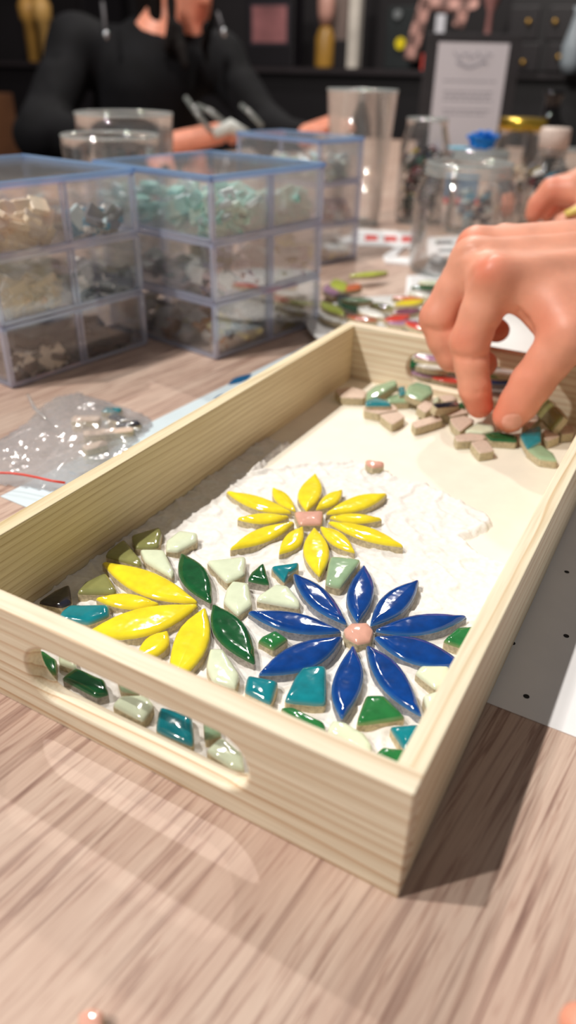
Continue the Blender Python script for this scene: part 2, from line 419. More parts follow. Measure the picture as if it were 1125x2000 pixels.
# ------------------------------------------------------------------ glazed tiles
def chaikin(p, it=2, q=.2):
    for q in (.09, .22):
        r = []
        for i in range(len(p)):
            a, b = p[i], p[(i+1) % len(p)]; r += [a*(1-q)+b*q, a*q+b*(1-q)]
        p = r
    return p
def tile(label, pts, zt, th, gz, group=None, spine=None, cat='tile', name='mosaic_tile', clay=None, rot=None, dome=.7, flip=False):
    """pts: outline of the glazed face in XY; thing > clay_body, glaze"""
    p = [np.array(q[:2], float) for q in pts]
    if sum(p[i][0]*p[(i+1) % len(p)][1]-p[(i+1) % len(p)][0]*p[i][1] for i in range(len(p))) < 0: p = p[::-1]
    if spine is None: p = chaikin(p)
    n = len(p); c = sum(p)/n
    def tgt(q):
        if spine is None: return c
        a, b = spine; ab = b-a; t = max(.16, min(.84, (q-a) @ ab/(ab @ ab))); return a+ab*t
    def inset(d):
        out = []
        for q in p:
            t = tgt(q); v = t-q; l = np.linalg.norm(v); out.append(q+v*min(.93, d/max(l, 1e-6)))
        return out
    size = max(np.linalg.norm(q-c) for q in p)
    k = min(1.0, min(np.linalg.norm(tgt(q)-q) for q in p)/4.0) if spine is None else 1.0
    gt = 1.7 if not flip else .5
    prof = [(0.0, zt-gt), (.15*k, zt-gt*.62), (.6*k, zt-.42*gt+.2), (1.4*k, zt-.08), (2.4*k, zt+dome*.3), (3.6*k, zt+dome*.5)]
    if flip: prof = [(0.0, zt-gt), (.3, zt-.1), (.9*k, zt), (2.0*k, zt+.02)]
    og = np.array([c[0], c[1], zt-th])
    V = []; E = []
    for i, (d, z) in enumerate(prof):
        V += [(q[0], q[1], z) for q in inset(d)]; E += [[.9, .55, .2, 0, 0, 0][i]]*n
    fs = []
    for i in range(len(prof)-1):
        for j in range(n): fs.append((i*n+j, i*n+(j+1) % n, (i+1)*n+(j+1) % n, (i+1)*n+j))
    if spine is None:
        V.append((c[0], c[1], prof[-1][1]+.05)); E.append(0); b = (len(prof)-1)*n
        for j in range(n): fs.append((b+j, b+(j+1) % n, len(V)-1))
    else:
        fs.append(tuple((len(prof)-1)*n+j for j in range(n)))
    B = [(q[0]+(q[0]-c[0])*.012, q[1]+(q[1]-c[1])*.012, zt-th) for q in p]+[(q[0]+(q[0]-c[0])*.008, q[1]+(q[1]-c[1])*.008, zt-gt) for q in p]
    bf = [(j, (j+1) % n, n+(j+1) % n, n+j) for j in range(n)]+[tuple(range(n-1, -1, -1)), tuple(n+j for j in range(n))]
    t = thing(name, og, label, cat, group)
    mesh_obj('clay_body', B, bf, CL[clay or CLOF.get(gz, 'buff')], t, og)
    mesh_obj('glaze' if not flip else 'bare_clay_face', V, fs, GZ[gz], t, og, True, {'edge': E})
    if rot: t.rotation_euler = Euler([math.radians(a) for a in rot])
    return t
def lens_pts(A, B, P, Q, n=11, sharp=.0):
    """petal outline through tips A,B and side points P,Q"""
    A, B, P, Q = [np.array(q[:2], float) for q in (A, B, P, Q)]; ab = B-A; Ln = np.linalg.norm(ab); ax = ab/Ln; nr = np.array([-ax[1], ax[0]])
    out = []
    hs = sorted([((P-A) @ nr), ((Q-A) @ nr)])
    tp = [((s-A) @ ax)/Ln for s in sorted([P, Q], key=lambda s: (s-A) @ nr)]
    def prof(t, h, tm):
        tm = min(.62, max(.38, tm)); s = t/tm*.5 if t < tm else .5+(t-tm)/(1-tm)*.5
        return h*(math.sin(math.pi*s))**.92
    for i in range(n): t = i/(n-1); out.append(A+ab*t+nr*prof(t, hs[0], tp[0])) if 0 < i < n-1 else None
    lo = out; hi = []
    for i in range(1, n-1): t = 1-i/(n-1); hi.append(A+ab*t+nr*prof(t, hs[1], tp[1]))
    e = Ln*.012
    return [A+ax*e-nr*e*.7]+lo+[B-ax*e-nr*e*.7, B-ax*e+nr*e*.7]+hi+[A+ax*e+nr*e*.7], (A, B)
ZT = 12.0
def crop(ox, oy, s): return lambda x, y, z=ZT-1: at(ox+x/s, oy+y/s, z)
cB = crop(380, 1060, 2.009); cA = crop(40, 1000, 2.25); cC = crop(400, 850, 1.875); cF = crop(640, 640, 2.32); cP = crop(620, 490, 4.327)
def petal(label, cr, A, B, P, Q, gz, group, zt=ZT, th=6.5, z=None):
    z = zt-1 if z is None else z
    pts, sp = lens_pts(*[cr(*q, z) for q in (A, B, P, Q)])
    return tile(label, pts, zt, th, gz, group, sp, 'petal tile', 'petal_tile')
GB = 'blue petals of the blue flower'
for lb, a in (('blue glazed petal tile pointing to eleven o\'clock on the blue flower', ((388, 122), (598, 320), (512, 182), (452, 240))),
              ('short upright blue petal tile at twelve o\'clock on the blue flower', ((665, 87), (640, 312), (706, 185), (597, 205))),
              ('blue glazed petal tile pointing to one o\'clock on the blue flower', ((880, 146), (690, 325), (745, 203), (826, 262))),
              ('long blue petal tile pointing right to three o\'clock on the blue flower', ((1070, 290), (708, 345), (880, 281), (900, 358))),
              ('blue petal tile running under the right tray rail at four o\'clock', ((1066, 485), (703, 370), (890, 378), (850, 470))),
              ('blue petal tile pointing to five o\'clock towards the tray corner', ((890, 680), (675, 402), (802, 480), (733, 562))),
              ('wide blue petal tile pointing down to six o\'clock on the blue flower', ((578, 692), (622, 402), (662, 535), (538, 560))),
              ('blue petal tile with long white glare pointing to eight o\'clock', ((250, 518), (582, 370), (385, 402), (465, 487))),
              ('long blue petal tile pointing left to nine o\'clock on the blue flower', ((208, 272), (578, 350), (400, 274), (370, 347)))):
    petal(lb, cB, *a, 'blue', GB)
tile('pale pink rounded tile in the centre of the blue flower', [cB(*q) for q in ((584, 345), (612, 320), (678, 318), (703, 350), (690, 392), (640, 402), (592, 375))], ZT+.6, 7, 'pink', dome=1.4)
GY = 'yellow petals of the yellow flower'
for lb, a in (('long yellow petal tile pointing left at ten o\'clock of the full yellow flower', ((78, 207), (318, 285), (205, 226), (185, 269))),
              ('short yellow petal tile at eleven o\'clock of the full yellow flower', ((247, 192), (333, 278), (302, 215), (262, 242))),
              ('wide yellow petal tile at twelve o\'clock of the full yellow flower', ((405, 140), (373, 277), (430, 205), (340, 212))),
              ('short yellow petal tile at one o\'clock of the full yellow flower', ((505, 200), (407, 272), (445, 217), (482, 248))),
              ('long yellow petal tile at two o\'clock of the full yellow flower', ((668, 215), (443, 288), (555, 222), (575, 272))),
              ('narrow yellow petal tile at three o\'clock of the full yellow flower', ((650, 308), (456, 301), (550, 287), (550, 321))),
              ('longest yellow petal tile at four o\'clock of the full yellow flower', ((728, 408), (450, 318), (605, 338), (575, 380))),
              ('short yellow petal tile at five o\'clock of the full yellow flower', ((550, 430), (422, 335), (502, 358), (464, 396))),
              ('wide yellow petal tile at six o\'clock of the full yellow flower', ((420, 517), (400, 338), (456, 418), (360, 422))),
              ('short yellow petal tile at seven o\'clock of the full yellow flower', ((272, 434), (360, 335), (298, 365), (348, 402))),
              ('long yellow petal tile at eight o\'clock of the full yellow flower', ((92, 418), (328, 318), (188, 346), (237, 384))),
              ('narrow yellow petal tile at nine o\'clock of the full yellow flower', ((118, 306), (310, 299), (210, 286), (215, 322)))):
    petal(lb, cC, *a, 'yellow', GY)
tile('pale pink trapezoid tile in the centre of the full yellow flower', [cC(*q) for q in ((325, 284), (436, 281), (428, 331), (345, 331))], ZT+.5, 7, 'pink', dome=1.2)
GH = 'yellow petals of the half flower'
for lb, a in (('longest yellow petal tile of the half flower, topmost of its fan', ((358, 222), (780, 400), (592, 268), (530, 360))),
              ('short yellow petal tile second from the top in the half flower', ((330, 381), (610, 405), (470, 358), (470, 424))),
              ('long yellow petal tile in the middle of the half flower fan', ((262, 548), (783, 409), (505, 428), (560, 540))),
              ('short yellow petal tile partly behind the front rail in half flower', ((648, 522), (505, 668), (555, 552), (640, 600))),
              ('wide yellow petal tile lowest in the half flower beside dark leaves', ((812, 420), (660, 770), (690, 525), (822, 590)))):
    petal(lb, cA, *a, 'yellow', GH)
petal('dark green leaf tile above the tip of the half yellow flower', cA, (705, 182), (838, 400), (706, 300), (814, 250), 'leaf', 'dark green leaf tiles')
petal('large dark green leaf tile below, between half flower and blue flower', cA, (845, 405), (1030, 668), (857, 545), (985, 492), 'leaf', 'dark green leaf tiles')
GC = 'cut background tiles set in the paste'
for lb, gz, cr, pts in (
    ('pale celadon kite tile left of small dark green tile below yellow flower', 'celadon', cB, ((42, 73), (203, 55), (198, 128), (126, 160))),
    ('small dark green triangular tile below the full yellow flower', 'leaf', cB, ((272, 80), (296, 168), (207, 150), (222, 118))),
    ('small teal triangular tile touching the blue flower\'s eleven o\'clock petal', 'teal', cB, ((296, 98), (410, 82), (406, 102), (372, 125), (352, 158))),
    ('pale celadon six-sided tile right of the two dark leaf tiles', 'celadon', cB, ((150, 150), (212, 158), (228, 245), (170, 286), (112, 232), (125, 180))),
    ('pale celadon wedge tile above the blue flower\'s left petal', 'celadon', cB, ((318, 162), (368, 170), (415, 230), (412, 258), (243, 228), (250, 208))),
    ('sage green trapezoid tile above the blue flower\'s upright petal', 'sage', cB, ((530, 54), (658, 68), (572, 182), (511, 166))),
    ('small dark green five-sided tile between leaf tile and blue flower', 'green', cB, ((318, 342), (370, 378), (310, 420), (248, 388), (262, 368))),
    ('pale celadon tile below the large dark leaf at the front rail', 'celadon', cB, ((60, 418), (110, 418), (178, 520), (162, 575), (70, 545), (45, 490))),
    ('small teal four-sided tile at the front rail left of big teal one', 'teal', cB, ((207, 522), (330, 545), (300, 638), (195, 588))),
    ('large teal four-sided tile below the blue flower', 'teal', cB, ((425, 488), (518, 482), (518, 642), (348, 626), (395, 525))),
    ('thin green sliver tile against the front rail below the teal tile', 'green', cB, ((335, 650), (378, 646), (512, 710), (517, 745), (450, 735))),
    ('pale celadon tile at the front rail below the six o\'clock petal', 'celadon', cB, ((540, 698), (585, 703), (668, 750), (698, 800), (690, 830), (518, 742))),
    ('green trapezoid tile between the six and five o\'clock blue petals', 'green', cB, ((672, 598), (745, 598), (834, 690), (630, 718))),
    ('small teal tile at the right rail near the tray corner', 'teal', cB, ((762, 722), (885, 712), (862, 820), (822, 812))),
    ('dark green tile tucked into the front right tray corner', 'green', cB, ((735, 803), (830, 815), (822, 880), (705, 836))),
    ('green tile under the right rail below the three o\'clock petal', 'green', cB, ((1030, 333), (1112, 330), (1085, 425), (972, 388))),
    ('pale celadon tile at the right rail below the four o\'clock petal', 'celadon', cB, ((888, 485), (1000, 487), (1000, 560), (945, 577), (864, 515))),
    ('small pale celadon tile at the right rail beside the five o\'clock petal', 'celadon', cB, ((895, 602), (960, 582), (975, 640), (915, 668))),
    ('light green tile with shade in its olive colour against the left wall, farthest from the handle', 'olive', cA, ((485, 105), (612, 68), (622, 95), (606, 158), (503, 162))),
    ('light green tile with shade in its olive colour beside the left wall above the longest yellow petal', 'olive', cA, ((455, 122), (532, 215), (530, 242), (372, 198), (385, 172))),
    ('light green tile half in shade, shade also in its olive colour, left of the half flower', 'olive', cA, ((375, 265), (422, 342), (415, 360), (245, 358), (282, 308))),
    ('very dark tile in the shaded left front inside corner', 'night', cA, ((215, 318), (226, 400), (180, 418), (75, 398), (150, 345))),
    ('pale celadon six-sided tile near the left wall above the dark leaf', 'celadon', cA, ((640, 128), (700, 83), (778, 95), (776, 132), (692, 176), (638, 172))),
    ('pale celadon four-sided tile touching the longest yellow petal', 'celadon', cA, ((523, 165), (630, 164), (677, 265), (666, 290), (545, 216))),
    ('teal tile at the front rail left of the half flower', 'teal', cA, ((215, 408), (390, 408), (390, 455), (300, 492), (165, 470), (178, 438))),
    ('dark green tile at left end of the handle hole view', 'green', cA, ((60, 610), (100, 612), (160, 650), (158, 718), (85, 690))),
    ('dark green tile with white glare seen through the front handle hole', 'leaf', cA, ((178, 732), (240, 684), (372, 738), (388, 800), (335, 815))),
    ('pale celadon tile seen through the middle of the front handle hole', 'celadon', cA, ((402, 852), (438, 812), (552, 806), (588, 850), (540, 925))),
    ('teal tile with white glare seen through the front handle hole', 'teal', cA, ((612, 855), (757, 900), (762, 1035), (592, 962))),
    ('pale celadon tile at right end of the front handle hole view', 'celadon', cA, ((812, 1050), (880, 988), (978, 1060), (985, 1140), (930, 1130))),
    ('sage tile hidden mostly by the front rail above handle hole centre', 'sage', cA, ((420, 712), (500, 735), (525, 800), (440, 785))),
    ('sage tile hidden mostly by the front rail above the handle hole right end', 'sage', cA, ((800, 900), (870, 930), (885, 982), (810, 1000))),
    ('pale celadon tile hidden mostly by the front rail above handle hole left end', 'celadon', cA, ((165, 620), (240, 640), (248, 690), (170, 665)))):
    tile(lb, [cr(*q) for q in pts], ZT+RNG.uniform(-.3, .3), 6.5, gz, GC)
tile('small loose pink tile alone on the tray floor beyond the flowers', [cC(588+a, 90+b, 12) for a, b in ((0, 2), (10, 0), (70, 9), (66, 22), (30, 27), (6, 18))], 12.6, 5.6, 'pink', dome=.9)

# loose pile at the far end: (label, glaze, z of face, crop-F outline, tilt, unglazed back up)
GL = 'loose offcuts heaped at the far end of the tray'
ZL = 11.5
for lb, gz, z, pts, rot, fl in (
    ('bare clay offcut lying in the shaded far left corner', 'bisque', ZL, ((30, 282), (110, 270), (178, 290), (165, 322), (60, 318)), None, 1),
    ('long sage green offcut leaning at the left end of the heap', 'sage', 17, ((178, 285), (215, 262), (312, 248), (322, 268), (232, 306), (178, 318)), (6, -5, 0), 0),
    ('small teal offcut between two green ones at the back of heap', 'teal', 15, ((318, 266), (350, 264), (358, 300), (325, 306)), None, 0),
    ('shiny pale sage offcut with three bright glints at the back of heap', 'sage', 18, ((362, 264), (402, 250), (468, 264), (480, 290), (430, 318), (348, 296)), (5, 4, 0), 0),
    ('small sage offcut lying in front of the small teal one', 'sage', ZL, ((262, 312), (320, 296), (378, 314), (372, 336), (268, 340)), None, 0),
    ('blue-teal offcut at the left end of the heap', 'teal', 15.5, ((170, 332), (215, 314), (282, 334), (290, 352), (172, 352)), (0, 0, 0), 0),
    ('upturned bare clay offcut under the blue-teal one', 'bisque', ZL, ((162, 358), (300, 350), (320, 374), (232, 392), (168, 378)), None, 1),
    ('upturned bare clay offcut foremost at the left of the heap', 'bisque', ZL, ((232, 396), (320, 380), (352, 406), (293, 442)), None, 1),
    ('upturned bare clay strip lying alone in front of the heap', 'bisque', ZL, ((378, 430), (500, 396), (522, 420), (398, 458)), None, 1),
    ('upturned clay offcut with green edge in the middle of the heap', 'bisque', 14, ((398, 362), (438, 332), (484, 348), (442, 385)), (0, 6, 0), 1),
    ('grey-blue speckled offcut lying tilted across the middle of the heap', 'night', 18, ((460, 362), (588, 316), (594, 342), (482, 382)), (-8, 10, 0), 1),
    ('upturned bare clay strip in front of the fingertips', 'bisque', ZL, ((502, 388), (608, 368), (642, 386), (560, 404)), None, 1),
    ('upturned clay offcut left of the pale celadon one under the fingers', 'bisque', ZL, ((553, 412), (620, 400), (668, 420), (600, 474), (565, 442)), None, 1),
    ('pale celadon offcut right under the fingertips', 'celadon', ZL+.5, ((618, 470), (680, 424), (752, 440), (757, 466), (700, 478)), None, 0),
    ('dark green offcut under the thumb tip', 'leaf', ZL, ((712, 480), (770, 468), (862, 490), (858, 516), (740, 508)), None, 0),
    ('upturned clay strip in front of the celadon offcut', 'bisque', ZL, ((573, 492), (640, 478), (716, 490), (706, 512), (585, 518)), None, 1),
    ('upturned clay offcut foremost in front of the thumb', 'bisque', ZL, ((646, 520), (718, 510), (758, 560), (688, 572)), None, 1),
    ('bright teal offcut right of the thumb tip', 'teal', ZL+3.5, ((868, 476), (965, 454), (972, 510), (910, 532)), (10, 0, 0), 0),
    ('sage offcut with curved clay edge at the right end of heap', 'sage', ZL, ((900, 548), (960, 528), (1025, 568), (1042, 604), (962, 594)), None, 0),
    ('upturned clay offcut right of the bright teal one', 'bisque', ZL, ((975, 465), (1020, 470), (1055, 492), (1000, 515), (982, 505)), None, 1),
    ('upturned clay offcut behind the thumb', 'bisque', ZL+2, ((880, 438), (955, 372), (982, 390), (912, 462)), None, 1),
    ('upturned clay offcut at the right wall behind the teal one', 'bisque', ZL, ((1040, 452), (1110, 440), (1118, 480), (1060, 486)), None, 1),
    ('upturned clay offcut at the back of the heap left of the index finger', 'bisque', ZL, ((500, 310), (560, 304), (592, 326), (530, 338)), None, 1),
    ('small green offcut beside the index fingertip', 'green', ZL, ((588, 345), (612, 338), (628, 358), (600, 370)), None, 0),
    ('small celadon offcut behind the grey-blue speckled one', 'celadon', ZL, ((476, 322), (502, 312), (506, 334), (480, 340)), None, 0)):
    tile(lb, [cF(*q, z-.5) for q in pts], z, 6.2, gz, GL, rot=rot, flip=bool(fl), clay='buff')
# the offcut leaning on the right wall, seen on its edge
lt = tile('long buff offcut leaning on edge against the right tray wall', [(-14, -6), (16, -6), (16, 8), (-14, 8)], 0, 6.5, 'olive', GL)
c = at(640+1025/2.32, 640+398/2.32, 18); lt.location = Vector((c[0], c[1], 17))*U; lt.rotation_euler = Euler((math.radians(62), math.radians(6), math.radians(-52)))

# bits on the table near the camera
tile('blurred pink tile lying on the table at the near edge of view', [at(u, v, 6) for u, v in ((152, 1976), (178, 1964), (202, 1972), (196, 2040), (150, 2030))], 6.2, 6.2, 'pink', dome=.6)

# ------------------------------------------------------------------ sheets, bag
def sheet(name, corners, mat, label, cat, z=.3, th=.5):
    c = np.mean(np.array(corners), 0); og = (c[0], c[1], z)
    o = thing(name, og, label, cat); n = len(corners)
    v = [(x, y, z) for x, y in corners]+[(x, y, z+th) for x, y in corners]
    mesh_obj('sheet', v, [tuple(range(n-1, -1, -1)), tuple(range(n, 2*n))]+[(i, (i+1) % n, n+(i+1) % n, n+i) for i in range(n)], mat, o, og)
    return o, og
def blob(name, pts, z, mat, parent, og):
    v = [(p[0], p[1], z) for p in pts]; mesh_obj(name, v, [tuple(range(len(v)))], mat, parent, og)
def ccw(p):
    a = sum(p[i][0]*p[(i+1) % len(p)][1]-p[(i+1) % len(p)][0]*p[i][1] for i in range(len(p))); return p if a > 0 else p[::-1]
sh, og = sheet('paper_sheet', [(-70, 99.5), (78, 97.5), (84, 318), (-66, 320)], M_paper, 'white sheet with small black dots under the right tray rail', 'paper', .1, .3)
for u, v in ((1107, 1117), (1106, 1242), (1028, 1360), (1001, 1256)):
    c = at(u, v, .45); blob('printed_dot', [(c[0]+1.35*math.cos(k*math.pi/7), c[1]+1.35*math.sin(k*math.pi/7)) for k in range(14)], .46, M_ink, sh, og)
for q in ((36, 250), (52, 118), (60, 205), (40, 300)):
    blob('printed_dot', [(q[0]+1.35*math.cos(k*math.pi/7), q[1]+1.35*math.sin(k*math.pi/7)) for k in range(14)], .46, M_ink, sh, og)
sh, og = sheet('printed_sheet', [(-306, 116), (-150, 108), (-130, 500), (-281, 505)], M_bluepaper, 'pale blue-white printed sheet under the left tray rail and plastic bag', 'paper', .1, .3)
M_bluink = plain('blue_print', (14, 92, 140), .35, .1)
for A, B, w in (((416, 787), (440, 768), 3.5), ((446, 752), (492, 730), 5.5)):
    a, b = at(*A, .45), at(*B, .45); n = np.array([-(b-a)[1], (b-a)[0]])/np.linalg.norm((b-a)[:2]); m = (a+b)/2
    pts, _ = lens_pts(a, b, m[:2]+n*w, m[:2]-n*w); blob('printed_leaf', ccw(pts), .46, M_bluink, sh, og)

def zip_bag():
    out = [at(u, v, 4)[:2] for u, v in ((-70, 880), (0, 850), (55, 815), (78, 788), (110, 768), (150, 760), (190, 772), (240, 788), (288, 806), (300, 822), (240, 880), (190, 930), (135, 955), (60, 945), (0, 938), (-60, 935))]
    P0 = np.array(out); lo = P0.min(0); hi = P0.max(0); s = 2.2
    nx = int((hi[0]-lo[0])/s)+2; ny = int((hi[1]-lo[1])/s)+2
    X, Y = np.meshgrid(lo[0]+s*np.arange(nx), lo[1]+s*np.arange(ny)); P = np.stack([X.ravel(), Y.ravel()], 1); D = poly_sd(P, out)
    for i in range(len(P)):         # pull the first outside ring onto the outline
        pass
    Z = np.zeros(len(P))
    for i, (x, y) in enumerate(P):
        t = min(1, max(0, -D[i]/26)); t = t*t*(3-2*t)
        k = mnoise.noise((x*.03, y*.03, 4.)); r = 1-abs(mnoise.noise((x*.05+y*.03, y*.02-x*.03, 8.))); r2 = 1-abs(mnoise.noise((x*.09, y*.05, 12.))); r3 = mnoise.noise((x*.25, y*.06+x*.1, 2.))
        Z[i] = 1.2+t*(6+8*k+7*max(0, r-.6)+4*max(0, r2-.6)+1.0*r3)
    Z = np.maximum(Z, 1.2)
    F = []; ins = D < s*.6
    for j in range(ny-1):
        for i in range(nx-1):
            q = (j*nx+i, j*nx+i+1, (j+1)*nx+i+1, (j+1)*nx+i)
            if all(ins[k] for k in q): F.append(q)
    used = np.unique(np.array(F)); re = -np.ones(len(P), int); re[used] = np.arange(len(used)); F = re[np.array(F)].tolist()
    V = np.stack([P[used, 0], P[used, 1], Z[used]], 1); B = V.copy(); B[:, 2] = .75; n = len(V)
    og = (P0[:, 0].mean(), P0[:, 1].mean(), .6)
    t = thing('zip_bag', og, 'crumpled clear plastic zip bag with a red seal line beside the tray', 'plastic bag')
    mesh_obj('film', np.concatenate([V, B]), F+[tuple(i+n for i in q[::-1]) for q in F], M_bag, t, og, True)
    g = G(); g.tube([at(u, v, 9) for u, v in ((-60, 917), (-20, 923), (20, 924), (45, 927), (70, 932), (100, 939), (127, 943))], .75, 6)
    g.build('zip_seal', plain('red_seal', (224, 58, 34), .35, .05), t, og, True)
    g = G(); g.tube([at(u, v, 14) for u, v in ((55, 772), (68, 798), (95, 822))], [1.2, 1.6, .5], 6); g.build('fold', M_bag, t, og, True)
zip_bag()
GBG = 'tile bits inside the zip bag'
for i, (lb, gz, u, v, l, w, a) in enumerate((('beige clay strip lying lengthwise inside the zip bag', 'bisque', 212, 843, 34, 9, .75), ('grey-teal tile bit at the far right inside the zip bag', 'teal', 218, 800, 14, 9, .3),
        ('small beige tile bit nearest the sheet edge inside the zip bag', 'bisque', 186, 870, 16, 9, 1.1), ('dark tile bit right of the beige strip inside the zip bag', 'night', 250, 828, 18, 8, .9),
        ('beige tile bit behind the beige strip inside the zip bag', 'bisque', 168, 818, 20, 10, .5), ('grey tile bit between the teal and the dark one in the bag', 'night', 228, 815, 14, 8, -.2))):
    c = at(u, v, 5); ca, sa = math.cos(a), math.sin(a)
    tile(lb, [(c[0]+x*ca-y*sa, c[1]+x*sa+y*ca) for x, y in ((-l/2, -w/2), (l/2, -w/2*.8), (l/2, w/2), (-l/2, w/2))], 5.5, 4.6, gz, GBG, flip=(gz == 'bisque'))

# ------------------------------------------------------------------ clear storage boxes
def acrylic_box(origin, ex, A, B, label, contents, seedz, boxname):
    ex = np.array(ex, float)/np.linalg.norm(ex); ey = np.array([-ex[1], ex[0]]); og = np.array([*origin, 0.])
    rz = math.atan2(ex[1], ex[0]); TH = 50.0
    t = thing('storage_box', og, label, 'storage box', 'clear storage boxes'); t.rotation_euler.z = rz
    lo3 = np.zeros(3)
    w = 1.6
    for k in range(3):
        z0 = 1.0+k*TH
        g = G(); g.box((A/2, w/2, z0+24), (A, w, 46)); g.box((A/2, B-w/2, z0+24), (A, w, 46)); g.box((w/2, B/2, z0+24), (w, B-2*w, 46)); g.box((A-w/2, B/2, z0+24), (w, B-2*w, 46))
        g.box((A/2, B/2, z0+.8), (A-2*w, B-2*w, 1.4))
        d = g.build('drawer', M_acr, t, lo3)
        for z in (z0+1.2, z0+47.2):
            g = G()
            for (c, q) in (((A/2, .9), (A, 2.4)), ((A/2, B-.9), (A, 2.4)), ((.9, B/2), (2.4, B)), ((A-.9, B/2), (2.4, B))): g.box((c[0], c[1], z), (q[0], q[1], 3.4))
            g.build('drawer_rim', M_edge, d, lo3, bevel=.5)
        if A > 120:
            g = G(); g.box((A/2, B/2, z0+24), (2.2, B-3.4, 44)); g.build('divider', M_acr, d, lo3)
            for y in (.4, B-.4):
                for x in (-2, 2.4):
                    g = G(); g.box((A/2+x, y, z0+24), (2.2, 2.2, 46)); g.build('divider_post', M_edge, d, lo3)
        for x in (1.2, A-1.2):
            for y in (1.2, B-1.2):
                g = G(); g.box((x, y, z0+24), (4.6, 4.6, 46)); g.build('corner_post', M_edge, d, lo3, bevel=.8)
    g = G(); g.box((A/2, B/2, 151.2), (A+2, B+2, 1.6)); ld = g.build('lid', M_acr, t, lo3)
    g = G()
    for (c, s) in (((A/2, 0), (A+4, 3)), ((A/2, B), (A+4, 3)), ((0, B/2), (3, B+4)), ((A, B/2), (3, B+4))): g.box((c[0], c[1], 150.6), (s[0], s[1], 4.2))
    g.build('lid_rim', M_rim, ld, lo3, bevel=1)
    rg = random.Random(seedz); heaps = []
    for (k, c), (lab, mats, n, hh, grp) in contents.items():
        a0, a1 = (4+c*A/2, (c+1)*A/2-4) if A > 120 else (4, A-4)
        items = []
        n = int(n*2.8)
        for i in range(n):
            mt = mats[rg.randrange(len(mats))]
            px = rg.uniform(a0+8, a1-8); py = 9+(B-18)*(rg.random()**1.7)      # denser towards the seen face
            if rg.random() < .55: py = rg.uniform(8.5, 22)
            elif rg.random() < .5: px = a0+8+(a1-a0-16)*rg.random()**1.7; py = rg.uniform(9, B-9)
            pz = 2.6+k*TH+3.2+hh*(i/max(1, n-1))*rg.uniform(.75, 1.0)
            w2 = og[:2]+ex*px+ey*py; ti = 20 if hh < 8 else 38
            eu = Euler((math.radians(rg.uniform(-ti, ti)), math.radians(rg.uniform(-ti, ti)), rg.uniform(0, 6.28))).to_matrix()
            if (py < 22 or px < a0+20) and rg.random() < .6:                         # leaning against the clear wall
                wall = rz if py < 22 else rz-math.pi/2
                eu = Matrix.Rotation(wall, 3, 'Z') @ Matrix.Rotation(math.radians(rg.uniform(58, 84)), 3, 'X') @ Matrix.Rotation(rg.uniform(0, 6.28), 3, 'Z'); pz = max(pz, 2.6+k*TH+8.5)
                if py < 22: py = max(8, min(py, 12))
                else: px = a0+6
                w2 = og[:2]+ex*px+ey*py
            mm = Matrix.LocRotScale(Vector((w2[0], w2[1], pz))*U, eu.to_quaternion(), Vector((1, 1, 1))*rg.uniform(.95, 1.3))
            items.append((min(py, px)-pz+2.6+k*TH, mt, mm))
        items.sort(key=lambda q: q[0]); cut = min(len(items), 19)
        for _, mt, mm in items[:cut]:
            o = bpy.data.objects.new('square_tile', CHIP[mt]); COL.objects.link(o); o.matrix_world = mm
            tag(o, CNAME[mt]+' square tile '+lab, 'tile', grp)
        heaps += [(mt, mm) for _, mt, mm in items[cut:]]
    chip_heap('tile_heap', heaps, og, 'heaped square tiles filling the depths of the '+boxname, 'tiles')
def chip_heap(name, heaps, og, label, cat):
    V = []; F = []; FM = []; keys = sorted({k for k, _ in heaps})
    for mt, mm in heaps:
        b = len(V); me = CHIP[mt]; V += [tuple((mm @ v.co)/U) for v in me.vertices]
        for p in me.polygons: F.append(tuple(b+i for i in p.vertices)); FM.append(keys.index(mt))
    o = mesh_obj(name, V, F, None, None, og, mats=[CHIP[k].materials[0] for k in keys], fm=FM); tag(o, label, cat, kind='stuff')
CHIP = {}
def chip(key, c, rough=.25, dims=(13, 13, 4.5), **kw):
    g = G(); g.box((0, 0, 0), dims); me = bpy.data.meshes.new('chip_'+key)
    bm = bmesh.new(); vs = [bm.verts.new(Vector(v)*U) for v in g.v]
    for f in g.f: bm.faces.new([vs[i] for i in f])
    bmesh.ops.bevel(bm, geom=bm.edges[:], offset=.7*U, segments=1, affect='EDGES'); bm.to_mesh(me); bm.free()
    me.materials.append(plain('chip_'+key, c, rough, .1, 120, **kw)); CHIP[key] = me
for k, c in dict(cream=(236, 218, 190), ivory=(228, 214, 198), white=(236, 232, 226), ash=(120, 118, 120), dark=(40, 36, 40), brown=(70, 50, 42), aqua=(168, 222, 212), mint=(205, 230, 215), frost=(196, 214, 216),
                 rose=(216, 190, 188), amber=(176, 116, 36), olive=(132, 124, 66), butter=(234, 224, 170), lilac=(196, 180, 196), pine=(28, 62, 46), navy=(26, 34, 66), maroon=(96, 26, 34), gold=(206, 180, 40), sky=(90, 150, 176)).items():
    chip(k, c)
CNAME = dict(cream='cream', ivory='ivory', white='white', ash='grey', dark='blackish', brown='dark brown', aqua='pale turquoise', mint='pale mint', frost='frosted grey-blue', rose='pale rose', amber='amber', olive='olive', butter='pale yellow', lilac='lilac', pine='dark green', navy='navy', maroon='maroon', gold='yellow', sky='dull blue')
lx = (20.5, 145.0)
